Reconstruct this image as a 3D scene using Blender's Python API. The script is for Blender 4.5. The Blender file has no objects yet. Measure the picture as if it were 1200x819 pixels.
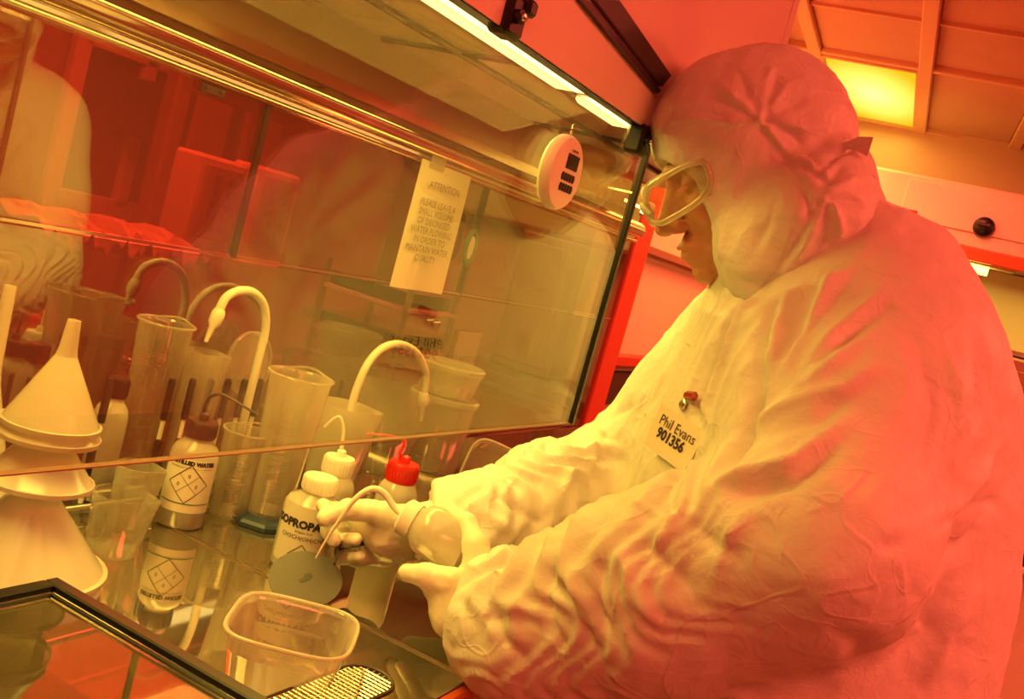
import bpy, math, random
import numpy as np
from mathutils import Vector, Matrix
random.seed(7)
sc = bpy.context.scene
COL = sc.collection
# ------------------------------------------------------------------ camera
FPX = 1168.0
PSI, TH, RO = math.radians(25.9), math.radians(-5.6), math.radians(15.3)
EYE = np.array([0, 0, 1.49])
cF = np.array([-math.sin(PSI)*math.cos(TH), math.cos(PSI)*math.cos(TH), math.sin(TH)])
r0 = np.array([math.cos(PSI), math.sin(PSI), 0]); u0 = np.cross(r0, cF)
cR = math.cos(RO)*r0 + math.sin(RO)*u0
cU = -math.sin(RO)*r0 + math.cos(RO)*u0
def ray(x, y): return cF + cR*(x-600)/FPX - cU*(y-409.5)/FPX
def P(x, y, X=None, Y=None, Z=None):
    d = ray(x, y)
    for i, v in enumerate((X, Y, Z)):
        if v is not None: return EYE + d*(v-EYE[i])/d[i]
cam = bpy.data.objects.new('camera', bpy.data.cameras.new('camera')); COL.objects.link(cam)
cam.data.sensor_width = 36; cam.data.lens = FPX*36/1200; cam.data.clip_start = .01
cam.matrix_world = Matrix(((cR[0], cU[0], -cF[0], EYE[0]), (cR[1], cU[1], -cF[1], EYE[1]), (cR[2], cU[2], -cF[2], EYE[2]), (0, 0, 0, 1)))
sc.camera = cam
vs = sc.view_settings; sc.display_settings.display_device = 'sRGB'
vs.view_transform = 'Standard'; vs.look = 'None'; vs.gamma = 1; vs.use_curve_mapping = False; vs.exposure = -0.12
# ------------------------------------------------------------------ materials
def srgb(r, g, b):
    f = lambda c: c/12.92 if c <= .04045 else ((c+.055)/1.055)**2.4
    return (f(r/255), f(g/255), f(b/255), 1)
def mat(name, col, rough=.5, metal=0, bump=0, bscale=60, emit=None, es=1, vary=0, spec=.5, sss=0, coat=0):
    m = bpy.data.materials.new(name); m.use_nodes = True
    N, L = m.node_tree.nodes, m.node_tree.links
    b = N['Principled BSDF']
    b.inputs['Base Color'].default_value = col; b.inputs['Roughness'].default_value = rough
    b.inputs['Metallic'].default_value = metal; b.inputs['Specular IOR Level'].default_value = spec
    if sss:
        b.inputs['Subsurface Weight'].default_value = sss; b.inputs['Subsurface Radius'].default_value = (.02, .01, .006)
    if coat: b.inputs['Coat Weight'].default_value = coat
    if emit:
        b.inputs['Emission Color'].default_value = emit; b.inputs['Emission Strength'].default_value = es
    tc = N.new('ShaderNodeTexCoord')
    if vary:
        n = N.new('ShaderNodeTexNoise'); n.inputs['Scale'].default_value = bscale*.2; n.inputs['Detail'].default_value = 6
        L.new(tc.outputs['Object'], n.inputs['Vector'])
        r = N.new('ShaderNodeMapRange'); r.inputs['To Min'].default_value = 1-vary; r.inputs['To Max'].default_value = 1+vary*.3
        L.new(n.outputs['Fac'], r.inputs['Value'])
        mx = N.new('ShaderNodeMix'); mx.data_type = 'RGBA'; mx.blend_type = 'MULTIPLY'; mx.inputs['Factor'].default_value = 1
        mx.inputs[6].default_value = col; L.new(r.outputs[0], mx.inputs[7]); L.new(mx.outputs[2], b.inputs['Base Color'])
    if bump:
        n = N.new('ShaderNodeTexNoise'); n.inputs['Scale'].default_value = bscale; n.inputs['Detail'].default_value = 5
        L.new(tc.outputs['Object'], n.inputs['Vector'])
        bp = N.new('ShaderNodeBump'); bp.inputs['Strength'].default_value = bump; bp.inputs['Distance'].default_value = .004
        L.new(n.outputs['Fac'], bp.inputs['Height']); L.new(bp.outputs[0], b.inputs['Normal'])
    return m
def glassy(name, tint, alpha, gloss=.03, rough=.02, body=None, ior=1.45, frost=.0, es=None):
    """thin see-through plastic or glass: clear part, milky part and a Fresnel gloss on top"""
    m = bpy.data.materials.new(name); m.use_nodes = True
    N, L = m.node_tree.nodes, m.node_tree.links; N.clear()
    out = N.new('ShaderNodeOutputMaterial')
    tr = N.new('ShaderNodeBsdfTransparent'); tr.inputs[0].default_value = tint
    last = tr.outputs[0]
    if alpha > 0:
        df = N.new('ShaderNodeBsdfDiffuse'); tl = N.new('ShaderNodeBsdfTranslucent')
        df.inputs[0].default_value = body or tint; tl.inputs[0].default_value = body or tint
        m1 = N.new('ShaderNodeMixShader'); m1.inputs[0].default_value = .45
        L.new(df.outputs[0], m1.inputs[1]); L.new(tl.outputs[0], m1.inputs[2])
        m2 = N.new('ShaderNodeMixShader'); m2.inputs[0].default_value = alpha
        L.new(last, m2.inputs[1]); L.new(m1.outputs[0], m2.inputs[2]); last = m2.outputs[0]
        if frost:   # milky rims where the wall is seen edge-on
            lw = N.new('ShaderNodeLayerWeight'); lw.inputs['Blend'].default_value = .35
            mr = N.new('ShaderNodeMapRange'); mr.inputs['To Min'].default_value = alpha; mr.inputs['To Max'].default_value = min(1, alpha+frost)
            L.new(lw.outputs['Facing'], mr.inputs['Value']); L.new(mr.outputs[0], m2.inputs[0])
    gl = N.new('ShaderNodeBsdfGlossy'); gl.inputs['Roughness'].default_value = rough
    f0 = ((ior-1)/(ior+1))**2      # reflectance of one face, the same from either side
    ge = N.new('ShaderNodeNewGeometry'); dt = N.new('ShaderNodeVectorMath'); dt.operation = 'DOT_PRODUCT'
    L.new(ge.outputs['Incoming'], dt.inputs[0]); L.new(ge.outputs['Normal'], dt.inputs[1])
    def mth(op, a, b=None):
        n = N.new('ShaderNodeMath'); n.operation = op
        for i, v in enumerate((a, b)):
            if v is None: continue
            if isinstance(v, (int, float)): n.inputs[i].default_value = v
            else: L.new(v, n.inputs[i])
        return n
    ab = mth('ABSOLUTE', dt.outputs['Value']); om = mth('SUBTRACT', 1.0, ab.outputs[0]); pw = mth('POWER', om.outputs[0], 5.0)
    ad = mth('MULTIPLY_ADD', pw.outputs[0], 1-f0); ad.inputs[2].default_value = f0+gloss; ad.use_clamp = True
    m3 = N.new('ShaderNodeMixShader'); L.new(ad.outputs[0], m3.inputs[0]); L.new(last, m3.inputs[1]); L.new(gl.outputs[0], m3.inputs[2])
    L.new(m3.outputs[0], out.inputs[0])
    return m
def emat(name, col, s):
    m = bpy.data.materials.new(name); m.use_nodes = True
    N, L = m.node_tree.nodes, m.node_tree.links; N.clear()
    o = N.new('ShaderNodeOutputMaterial'); e = N.new('ShaderNodeEmission'); e.inputs[0].default_value = col; e.inputs[1].default_value = s
    L.new(e.outputs[0], o.inputs[0]); return m
def suit_mat():
    m = mat('coverall_fabric', srgb(236, 234, 228), .5, spec=.35)
    N, L = m.node_tree.nodes, m.node_tree.links; b = N['Principled BSDF']
    tc = N.new('ShaderNodeTexCoord')
    n1 = N.new('ShaderNodeTexNoise'); n1.inputs['Scale'].default_value = 17; n1.inputs['Detail'].default_value = 5; n1.inputs['Roughness'].default_value = .5; n1.inputs['Distortion'].default_value = .25
    b1 = N.new('ShaderNodeBump'); b1.inputs['Strength'].default_value = .40; b1.inputs['Distance'].default_value = .014
    L.new(tc.outputs['Object'], n1.inputs['Vector']); L.new(n1.outputs['Fac'], b1.inputs['Height']); prev = b1
    for k, (scl, wid, st, dist, off) in enumerate(((11, .028, .26, .004, 3.1), (22, .035, .22, .003, 9.7), (46, .05, .12, .002, 5.3))):   # crisp creases
        mp = N.new('ShaderNodeMapping'); mp.inputs['Location'].default_value = (off, off*.7, off*1.3); L.new(tc.outputs['Object'], mp.inputs['Vector'])
        n = N.new('ShaderNodeTexNoise'); n.inputs['Scale'].default_value = scl; n.inputs['Detail'].default_value = 1.2; n.inputs['Distortion'].default_value = .5; L.new(mp.outputs[0], n.inputs['Vector'])
        sb = N.new('ShaderNodeMath'); sb.operation = 'SUBTRACT'; sb.inputs[1].default_value = .5; L.new(n.outputs['Fac'], sb.inputs[0])
        av = N.new('ShaderNodeMath'); av.operation = 'ABSOLUTE'; L.new(sb.outputs[0], av.inputs[0])
        mr = N.new('ShaderNodeMapRange'); mr.inputs['From Max'].default_value = wid; mr.inputs['To Min'].default_value = 1; mr.inputs['To Max'].default_value = 0; L.new(av.outputs[0], mr.inputs['Value'])
        nm = N.new('ShaderNodeTexNoise'); nm.inputs['Scale'].default_value = scl*.45; L.new(tc.outputs['Object'], nm.inputs['Vector'])
        mm = N.new('ShaderNodeMapRange'); mm.inputs['From Min'].default_value = .42; mm.inputs['From Max'].default_value = .62; L.new(nm.outputs['Fac'], mm.inputs['Value'])
        mu = N.new('ShaderNodeMath'); mu.operation = 'MULTIPLY'; L.new(mr.outputs[0], mu.inputs[0]); L.new(mm.outputs[0], mu.inputs[1]); mr = mu
        bb = N.new('ShaderNodeBump'); bb.inputs['Strength'].default_value = st; bb.inputs['Distance'].default_value = dist
        L.new(mr.outputs[0], bb.inputs['Height']); L.new(prev.outputs[0], bb.inputs['Normal']); prev = bb
    L.new(prev.outputs[0], b.inputs['Normal'])
    # thin spun fabric lets some light through
    tl = N.new('ShaderNodeBsdfTranslucent'); tl.inputs[0].default_value = srgb(236, 234, 228)
    ms = N.new('ShaderNodeMixShader'); ms.inputs[0].default_value = .12
    o = N['Material Output']; L.new(b.outputs[0], ms.inputs[1]); L.new(tl.outputs[0], ms.inputs[2]); L.new(ms.outputs[0], o.inputs[0])
    return m
M = dict(
    suit=suit_mat(),
    seam=mat('seam_fabric', srgb(215, 212, 205), .55),
    skin=mat('skin', srgb(200, 140, 115), .5, bump=.3, bscale=350, sss=.12),
    glove=mat('glove_latex', srgb(238, 232, 214), .38, bump=.15, bscale=90, sss=.15),
    funnelm=glassy('funnel_plastic', (.95, .92, .82, 1), .93, .02, .18, srgb(240, 236, 222)),
    white=mat('white_plastic', srgb(236, 232, 220), .35, sss=.1),
    milk=glassy('milky_plastic', (.95, .93, .85, 1), .72, .02, .12, srgb(240, 236, 222), frost=.2),
    haze=glassy('hazy_plastic', (.95, .93, .87, 1), .22, .02, .08, srgb(235, 230, 215), frost=.5),
    clear=glassy('clear_glass', (.96, .95, .9, 1), .06, .03, .02, srgb(235, 230, 215), frost=.45),
    liquid=glassy('liquid', (.9, .87, .75, 1), .12, .02, .02, srgb(235, 230, 215)),
    sash=glassy('sash_glass', (.97, .95, .88, 1), .012, .02, .0, srgb(220, 200, 160), ior=2.05),
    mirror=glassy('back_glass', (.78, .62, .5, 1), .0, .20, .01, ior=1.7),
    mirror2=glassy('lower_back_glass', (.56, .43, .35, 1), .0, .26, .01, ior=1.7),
    tray=glassy('tray_glass', (.45, .42, .32, 1), .40, .03, .02, srgb(120, 110, 80), ior=1.3),
    steel=mat('polished_steel', srgb(214, 206, 186), .035, .93, bump=.02, bscale=8),
    steel2=mat('brushed_steel', srgb(190, 180, 165), .28, 1, bump=.05, bscale=40),
    chrome=mat('chrome', srgb(215, 208, 195), .12, 1),
    black=mat('black_rubber', srgb(14, 12, 11), .35),
    dark=mat('dark_plastic', srgb(42, 34, 30), .45),
    brown=mat('brown_plastic', srgb(66, 40, 26), .4),
    red=mat('red_plastic', srgb(205, 30, 28), .35),
    redd=mat('red_clip', srgb(150, 25, 20), .3),
    blue=mat('blue_plastic', srgb(46, 62, 82), .4),
    wafer=mat('wafer_grey', srgb(88, 86, 80), .5, 0, spec=.25),
    waferrefl=mat('wafer_reflection', srgb(52, 50, 46), .4, 0, spec=.3),  # dark reflection put into the colour
    paper=mat('paper', srgb(232, 226, 208), .7, vary=.06, bscale=30),
    ink=mat('ink', srgb(38, 34, 30), .6),
    inkg=mat('grey_ink', srgb(120, 108, 88), .7),
    green=mat('green_ink', srgb(30, 110, 60), .6),
    cream=mat('cream_panel', srgb(226, 214, 188), .35, bump=.03, bscale=20, vary=.08),
    pinkw=mat('painted_metal', srgb(226, 200, 188), .4, bump=.02, bscale=20, vary=.05),
    orange=mat('orange_trim', srgb(205, 90, 40), .45),
    ceil=mat('ceiling_tile', srgb(212, 160, 152), .7, bump=.05, bscale=30, vary=.12),
    grid=mat('ceiling_bar', srgb(225, 175, 155), .55),
    wall=mat('wall_paint', srgb(230, 186, 172), .6, vary=.1),
    floor=mat('floor_vinyl', srgb(140, 110, 95), .4, vary=.15),
    mach=mat('machine_paint', srgb(225, 205, 195), .45, vary=.08),
    machd=mat('machine_dark', srgb(60, 40, 34), .4, vary=.2),
    machm=mat('machine_mid', srgb(150, 110, 90), .5, vary=.15),
    seal=mat('door_seal', srgb(60, 120, 90), .5),
)
# ------------------------------------------------------------------ mesh helpers
class MB:
    def __init__(s): s.v = []; s.f = []
    def add(s, v, f):
        o = len(s.v); s.v += [tuple(map(float, p)) for p in v]; s.f += [tuple(i+o for i in q) for q in f]; return s
    def box(s, c, size, ax=None, bev=0):
        c = np.array(c, float); h = np.array(size, float)/2
        A = np.eye(3) if ax is None else np.array(ax, float)
        if bev <= 0:
            v = [c + A.T @ (h*np.array(k)) for k in ((-1,-1,-1),(1,-1,-1),(1,1,-1),(-1,1,-1),(-1,-1,1),(1,-1,1),(1,1,1),(-1,1,1))]
            return s.add(v, [(0,3,2,1),(4,5,6,7),(0,1,5,4),(1,2,6,5),(2,3,7,6),(3,0,4,7)])
        b = min(bev, min(h)*.95); v = []; idx = {}
        for sx in (-1, 1):
            for sy in (-1, 1):
                for sz in (-1, 1):
                    for k in range(3):
                        q = np.array([sx, sy, sz])*h; q2 = q - np.array([sx, sy, sz])*b; q2[k] = q[k]
                        idx[(sx, sy, sz, k)] = len(v); v.append(c + A.T @ q2)
        f = []
        for k in range(3):
            i, j = (k+1) % 3, (k+2) % 3
            for sg in (-1, 1):
                q = []
                for a, b_ in ((-1,-1),(1,-1),(1,1),(-1,1)):
                    t = [0, 0, 0]; t[k] = sg; t[i] = a; t[j] = b_; q.append(idx[(*t, k)])
                f.append(tuple(q if sg > 0 else q[::-1]))
            for a in (-1, 1):
                for b_ in (-1, 1):
                    t0 = [0, 0, 0]; t0[i] = a; t0[j] = b_; t1 = list(t0); t0[k] = -1; t1[k] = 1
                    f.append((idx[(*t0, i)], idx[(*t1, i)], idx[(*t1, j)], idx[(*t0, j)]))
        for sx in (-1, 1):
            for sy in (-1, 1):
                for sz in (-1, 1): f.append(tuple(idx[(sx, sy, sz, k)] for k in range(3)))
        return s.add(v, f)
    def lathe(s, prof, c=(0, 0, 0), n=40, axis=(0, 0, 1), power=2, sx=1, sy=1, rot=0):
        """prof: (r, h) list; power > 2 gives a rounded-square section"""
        a = np.array(axis, float); a /= np.linalg.norm(a)
        t = np.array([1, 0, 0]) if abs(a[0]) < .9 else np.array([0, 1, 0])
        e1 = t - a*(t@a); e1 /= np.linalg.norm(e1); e2 = np.cross(a, e1)
        v = []; f = []
        for r, h in prof:
            for i in range(n):
                th = 2*math.pi*(i+.5)/n; ct, st = math.cos(th), math.sin(th)
                k = (abs(ct)**power + abs(st)**power)**(-1/power)
                x, y = r*k*ct*sx, r*k*st*sy
                x, y = x*math.cos(rot)-y*math.sin(rot), x*math.sin(rot)+y*math.cos(rot)
                v.append(np.array(c) + a*h + e1*x + e2*y)
        for j in range(len(prof)-1):
            for i in range(n):
                i2 = (i+1) % n; f.append((j*n+i, j*n+i2, (j+1)*n+i2, (j+1)*n+i))
        if prof[0][0] > 1e-6: f.append(tuple(range(n))[::-1]) if getattr(s, 'cap0', True) else None
        if prof[-1][0] > 1e-6 and getattr(s, 'cap1', True): f.append(tuple((len(prof)-1)*n+i for i in range(n)))
        return s.add(v, f)
    def tube(s, pts, r, n=10, smooth=0, cap=True):
        pts = [np.array(p, float) for p in pts]
        rr = list(r) if hasattr(r, '__len__') else [r]*len(pts)
        if smooth:
            q, qr = [], []
            for i in range(len(pts)-1):
                p0, p1, p2, p3 = pts[max(i-1, 0)], pts[i], pts[i+1], pts[min(i+2, len(pts)-1)]
                for k in range(smooth):
                    t = k/smooth
                    q.append(.5*((2*p1)+(-p0+p2)*t+(2*p0-5*p1+4*p2-p3)*t*t+(-p0+3*p1-3*p2+p3)*t**3)); qr.append(rr[i]*(1-t)+rr[i+1]*t)
            q.append(pts[-1]); qr.append(rr[-1]); pts, rr = q, qr
        v = []; f = []; up = None
        for i, p in enumerate(pts):
            d = pts[min(i+1, len(pts)-1)] - pts[max(i-1, 0)]; d = d/(np.linalg.norm(d)+1e-12)
            if up is None: up = np.array([0, 0, 1.]) if abs(d[2]) < .9 else np.array([1., 0, 0])
            e1 = up - d*(up@d); e1 /= np.linalg.norm(e1)+1e-12; up = e1; e2 = np.cross(d, e1)
            for k in range(n):
                th = 2*math.pi*k/n; v.append(p + rr[i]*(math.cos(th)*e1 + math.sin(th)*e2))
        for j in range(len(pts)-1):
            for i in range(n):
                i2 = (i+1) % n; f.append((j*n+i, j*n+i2, (j+1)*n+i2, (j+1)*n+i))
        if cap: f.append(tuple(range(n))[::-1]); f.append(tuple((len(pts)-1)*n+i for i in range(n)))
        return s.add(v, f)
def V3(a): return Vector([float(x) for x in a])
def mk(name, mb, m, parent=None, smooth=True, bev=0, world=True):
    """one mesh object; geometry is given in world space and stored relative to the parent's place"""
    me = bpy.data.meshes.new(name); off = np.zeros(3)
    if parent is not None and world:
        p = parent
        while p is not None: off = off + np.array(p.location); p = p.parent
    vv = (np.array(mb.v) - off) if len(mb.v) else np.zeros((0, 3))
    if parent is None and world:
        lo, hi = vv.min(0), vv.max(0); org = np.array([(lo[0]+hi[0])/2, (lo[1]+hi[1])/2, lo[2]]); vv = vv-org
    me.from_pydata([tuple(q) for q in vv], [], mb.f); me.update()
    o = bpy.data.objects.new(name, me); COL.objects.link(o)
    if parent is None and world: o.location = V3(org)
    if parent is not None: o.parent = parent
    o.data.materials.append(m)
    if smooth:
        me.polygons.foreach_set('use_smooth', [True]*len(me.polygons))
        try: me.set_sharp_from_angle(angle=math.radians(38))
        except Exception: pass
    if bev:
        md = o.modifiers.new('bevel', 'BEVEL'); md.width = bev; md.segments = 2; md.limit_method = 'ANGLE'
    return o
def thing(name, label, cat, loc, group=None):
    o = bpy.data.objects.new(name, None); COL.objects.link(o); o.location = V3(loc); o.empty_display_size = .02
    o['label'] = label; o['category'] = cat
    if group: o['group'] = group
    return o
def tag(o, label, cat, group=None):
    o['label'] = label; o['category'] = cat
    if group: o['group'] = group
    return o
def struct(o): o['kind'] = 'structure'; return o
def dup(root, label, loc=None, group=None):
    r = root.copy(); COL.objects.link(r); r['label'] = label
    if loc is not None: r.location = V3(loc)
    if group: r['group'] = group
    for ch in list(root.children):
        c = ch.copy(); COL.objects.link(c); c.parent = r
        for g in list(ch.children):
            d = g.copy(); COL.objects.link(d); d.parent = c
    return r
_tc = {}
def text_verts(s, size=1, bold=0, align='CENTER'):
    cu = bpy.data.curves.new('lettering', 'FONT'); cu.body = s; cu.size = size; cu.align_x = align; cu.align_y = 'CENTER'; cu.offset = bold; cu.resolution_u = 2
    o = bpy.data.objects.new('lettering', cu); COL.objects.link(o)
    dg = bpy.context.evaluated_depsgraph_get(); dg.update(); me = o.evaluated_get(dg).to_mesh()
    v = np.array([tuple(x.co) for x in me.vertices]) if len(me.vertices) else np.zeros((0, 3)); f = [tuple(p.vertices) for p in me.polygons]
    o.evaluated_get(dg).to_mesh_clear(); bpy.data.objects.remove(o); bpy.data.curves.remove(cu)
    return v, f
def flat_marks(items, org, ex, ey, en, lift=.0006, curve=None):
    """items: text and line art in a local plane; curve = radius wraps the plane round an upright cylinder (centre behind org)"""
    mb = MB(); org, ex, ey, en = [np.array(q, float) for q in (org, ex, ey, en)]
    def place(v):
        out = []
        for x, y in v:
            if curve:
                a = x/curve; out.append(org + ey*y + ex*math.sin(a)*(curve+lift) + en*(math.cos(a)*(curve+lift)-curve))
            else: out.append(org + ex*x + ey*y + en*lift)
        return out
    for it in items:
        if it[0] == 't':
            _, s, x, y, size, bold = it; v, f = text_verts(s, size, bold)
            if len(v): mb.add(place([(a[0]+x, a[1]+y) for a in v]), f)
        elif it[0] == 'l':   # polyline with width
            _, pts, w = it
            for (x0, y0), (x1, y1) in zip(pts[:-1], pts[1:]):
                n = 1 if not curve else max(1, int(abs(x1-x0)/.004))
                dx, dy = x1-x0, y1-y0; L = math.hypot(dx, dy)+1e-9; nx, ny = -dy/L*w/2, dx/L*w/2
                for k in range(n):
                    a, b = k/n, (k+1)/n; q = [(x0+dx*a+nx, y0+dy*a+ny), (x0+dx*a-nx, y0+dy*a-ny), (x0+dx*b-nx, y0+dy*b-ny), (x0+dx*b+nx, y0+dy*b+ny)]
                    mb.add(place(q), [(0, 1, 2, 3)])
        elif it[0] == 'p':
            mb.add(place(it[1]), [tuple(range(len(it[1])))])
    return mb
# ------------------------------------------------------------------ implicit shapes -> mesh
def smin(a, b, k):
    h = np.clip(.5 + .5*(b-a)/k, 0, 1); return b*(1-h) + a*h - k*h*(1-h)
def smax(a, b, k): return -smin(-a, -b, k)
def cone(p, a, b, ra, rb):
    a, b = np.array(a, float), np.array(b, float); ba = b-a
    t = np.clip(((p-a)@ba)/(ba@ba), 0, 1)
    return np.linalg.norm(p - a - t[:, None]*ba, axis=1) - (ra + (rb-ra)*t)
def ell(p, c, r, ax=None):
    q = p - np.array(c, float)
    if ax is not None: q = q @ np.array(ax, float).T
    r = np.array(r, float); k0 = np.linalg.norm(q/r, axis=1); k1 = np.linalg.norm(q/(r*r), axis=1)+1e-9
    return k0*(k0-1)/k1
def rbox(p, c, h, r, ax=None):
    q = p - np.array(c, float)
    if ax is not None: q = q @ np.array(ax, float).T
    q = np.abs(q) - (np.array(h, float)-r)
    return np.linalg.norm(np.maximum(q, 0), axis=1) + np.minimum(q.max(1), 0) - r
def chain(p, pts, rs, k=.01):
    d = None
    for i in range(len(pts)-1):
        e = cone(p, pts[i], pts[i+1], rs[i], rs[i+1]); d = e if d is None else smin(d, e, k)
    return d
def nets(sdf, lo, hi, h, B=14, proj=2):
    lo, hi = np.array(lo, float), np.array(hi, float); n = (np.ceil((hi-lo)/h).astype(int)//B+1)*B + 1
    val = np.full(n, 1., np.float32)
    nb = (n-1)//B
    cs = np.stack(np.meshgrid(*[np.arange(k) for k in nb], indexing='ij'), -1).reshape(-1, 3)
    cen = lo + (cs*B + B/2)*h; dc = sdf(cen); rad = B*h*.87*1.6 + 2*h
    g = np.stack(np.meshgrid(*[np.arange(B+1)]*3, indexing='ij'), -1).reshape(-1, 3)
    for i in range(len(cs)):
        o = cs[i]*B; sl = tuple(slice(o[k], o[k]+B+1) for k in range(3))
        if abs(dc[i]) > rad:
            if dc[i] < 0: val[sl] = -1.
    act = np.where(np.abs(dc) <= rad)[0]
    for j in range(0, len(act), 40):
        ids = act[j:j+40]; pts = (cs[ids][:, None, :]*B + g[None]).reshape(-1, 3)
        vv = sdf(lo + pts*h).astype(np.float32).reshape(len(ids), B+1, B+1, B+1)
        for q, i in enumerate(ids):
            o = cs[i]*B; val[tuple(slice(o[k], o[k]+B+1) for k in range(3))] = vv[q]
    ins = val < 0
    cell = {}; sh = np.array(n)-1
    ncross = np.zeros(sh, np.int16); 
    acc = {}
    idx = []; pos = []
    crossings = []
    for a in range(3):
        s0 = [slice(None)]*3; s1 = [slice(None)]*3; s0[a] = slice(0, -1); s1[a] = slice(1, None)
        cr = ins[tuple(s0)] != ins[tuple(s1)]; e = np.argwhere(cr)
        v0 = val[tuple(s0)][cr]; v1 = val[tuple(s1)][cr]; t = v0/(v0-v1)
        p = e.astype(float); p[:, a] += t; crossings.append((a, e, v0 < 0, p))
    keys = []; vals = []
    for a, e, inside, p in crossings:
        b, c = (a+1) % 3, (a+2) % 3
        for db in (0, -1):
            for dc_ in (0, -1):
                q = e.copy(); q[:, b] += db; q[:, c] += dc_
                ok = ((q >= 0) & (q < sh)).all(1); keys.append(np.ravel_multi_index(q[ok].T, sh)); vals.append(p[ok])
    keys = np.concatenate(keys); vals = np.concatenate(vals)
    uk, inv, cnt = np.unique(keys, return_inverse=True, return_counts=True)
    V = np.stack([np.bincount(inv, vals[:, i], len(uk)) for i in range(3)], 1)/cnt[:, None]
    F = []
    for a, e, inside, p in crossings:
        b, c = (a+1) % 3, (a+2) % 3
        ok = (e[:, b] > 0) & (e[:, c] > 0) & (e[:, b] < sh[b]) & (e[:, c] < sh[c]); e2 = e[ok]; ii = inside[ok]; q = []
        for db, dc_ in ((-1, -1), (0, -1), (0, 0), (-1, 0)):
            w = e2.copy(); w[:, b] += db; w[:, c] += dc_; q.append(np.searchsorted(uk, np.ravel_multi_index(w.T, sh)))
        q = np.stack(q, 1); q[~ii] = q[~ii][:, ::-1]; F.append(q)
    F = np.concatenate(F); V = lo + V*h
    for _ in range(proj):
        nn, d = grad(sdf, V, h*.5); V = V - nn*np.clip(d, -h, h)[:, None]
    return V, F
def grad(sdf, V, e):
    d = sdf(V); g = np.empty_like(V)
    for k in range(3):
        dv = np.zeros(3); dv[k] = e; g[:, k] = sdf(V+dv) - sdf(V-dv)
    g /= np.linalg.norm(g, axis=1)[:, None]+1e-12
    return g, d
class NP: pass
def npmesh(name, V, F, m, parent, off):
    me = bpy.data.meshes.new(name); V = V - np.array(off)
    me.vertices.add(len(V)); me.vertices.foreach_set('co', V.astype(np.float32).ravel())
    me.loops.add(F.size); me.loops.foreach_set('vertex_index', F.astype(np.int32).ravel())
    me.polygons.add(len(F)); me.polygons.foreach_set('loop_start', np.arange(0, F.size, 4, dtype=np.int32))
    try: me.polygons.foreach_set('loop_total', np.full(len(F), 4, np.int32))
    except Exception: pass
    me.update(calc_edges=True); me.validate()
    me.polygons.foreach_set('use_smooth', np.ones(len(me.polygons), bool))
    o = bpy.data.objects.new(name, me); COL.objects.link(o); o.parent = parent; me.materials.append(m)
    return o
def _h(i, j, k, s):
    n = (i*374761393 + j*668265263 + k*2147483647 + s*1274126177) & 0xffffffff
    n = ((n ^ (n >> 13))*1274126177) & 0xffffffff; return ((n ^ (n >> 16)) & 0xffff)/65535.
def noise(p, s=0):
    p = np.asarray(p, float); i = np.floor(p).astype(np.int64); f = p-i; f = f*f*f*(f*(f*6-15)+10); r = 0
    for a in (0, 1):
        for b in (0, 1):
            for c in (0, 1):
                w = (f[:, 0] if a else 1-f[:, 0])*(f[:, 1] if b else 1-f[:, 1])*(f[:, 2] if c else 1-f[:, 2])
                r = r + w*_h(i[:, 0]+a, i[:, 1]+b, i[:, 2]+c, s)
    return r*2-1
def ridged(p, s=0, oct=3):
    r = 0; a = 1; t = 0
    for o in range(oct):
        r = r + a*(1-np.abs(noise(p*(2**o), s+o*7))*1.6); t += a; a *= .5
    return r/t
def hits(sdf, px, tmax=2.2):
    """where sight lines traced over the garment meet its surface (all at once)"""
    D = np.array([ray(*q) for q in px]); D /= np.linalg.norm(D, axis=1)[:, None]; t = np.full(len(D), .5); v = np.ones(len(D))
    for _ in range(90):
        v = sdf(EYE + D*t[:, None]); t = t + np.where((np.abs(v) > .0004) & (t < tmax), v*.85, 0)
    return EYE + D*t[:, None], (np.abs(v) < .004) & (t < tmax)
def hit(sdf, x, y): return hits(sdf, [(x, y)])[0][0]
def polydist(V, pts):
    best = np.full(len(V), 9.); 
    for a, b in zip(pts[:-1], pts[1:]):
        ba = b-a; t = np.clip(((V-a)@ba)/(ba@ba+1e-12), 0, 1)
        best = np.minimum(best, np.linalg.norm(V-a-t[:, None]*ba, axis=1))
    return best
def taper_dist(V, pts):
    best = np.full(len(V), 9.); par = np.zeros(len(V)); L = [np.linalg.norm(b-a) for a, b in zip(pts[:-1], pts[1:])]; T = sum(L)+1e-9; s = 0
    for (a, b), l in zip(zip(pts[:-1], pts[1:]), L):
        ba = b-a; t = np.clip(((V-a)@ba)/(ba@ba+1e-12), 0, 1); d = np.linalg.norm(V-a-t[:, None]*ba, axis=1)
        m = d < best; best = np.where(m, d, best); par = np.where(m, (s+t*l)/T, par); s += l
    return best, par
def folds(V, sdf, lines):
    """lines: (pixel polyline traced over the garment, width m, height m, taper) -> displacement"""
    disp = np.zeros(len(V)); allp, ok = hits(sdf, [q for l in lines for q in l[0]]); n = 0
    for px, w, a, tp in lines:
        pts = [allp[n+i] for i in range(len(px)) if ok[n+i]]; n += len(px)
        if len(pts) < 2: continue
        pts = np.array(pts); lo, hi = pts.min(0)-4*w, pts.max(0)+4*w
        m = np.where(((V > lo) & (V < hi)).all(1))[0]
        if not len(m): continue
        d, t = taper_dist(V[m], pts)
        env = np.ones_like(t)
        if tp in (1, 3): env = env*np.clip(t/.35, 0, 1)
        if tp in (2, 3): env = env*np.clip((1-t)/.35, 0, 1)
        disp[m] += a*env*np.exp(-np.abs(d/w)**1.35)
    return disp
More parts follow.
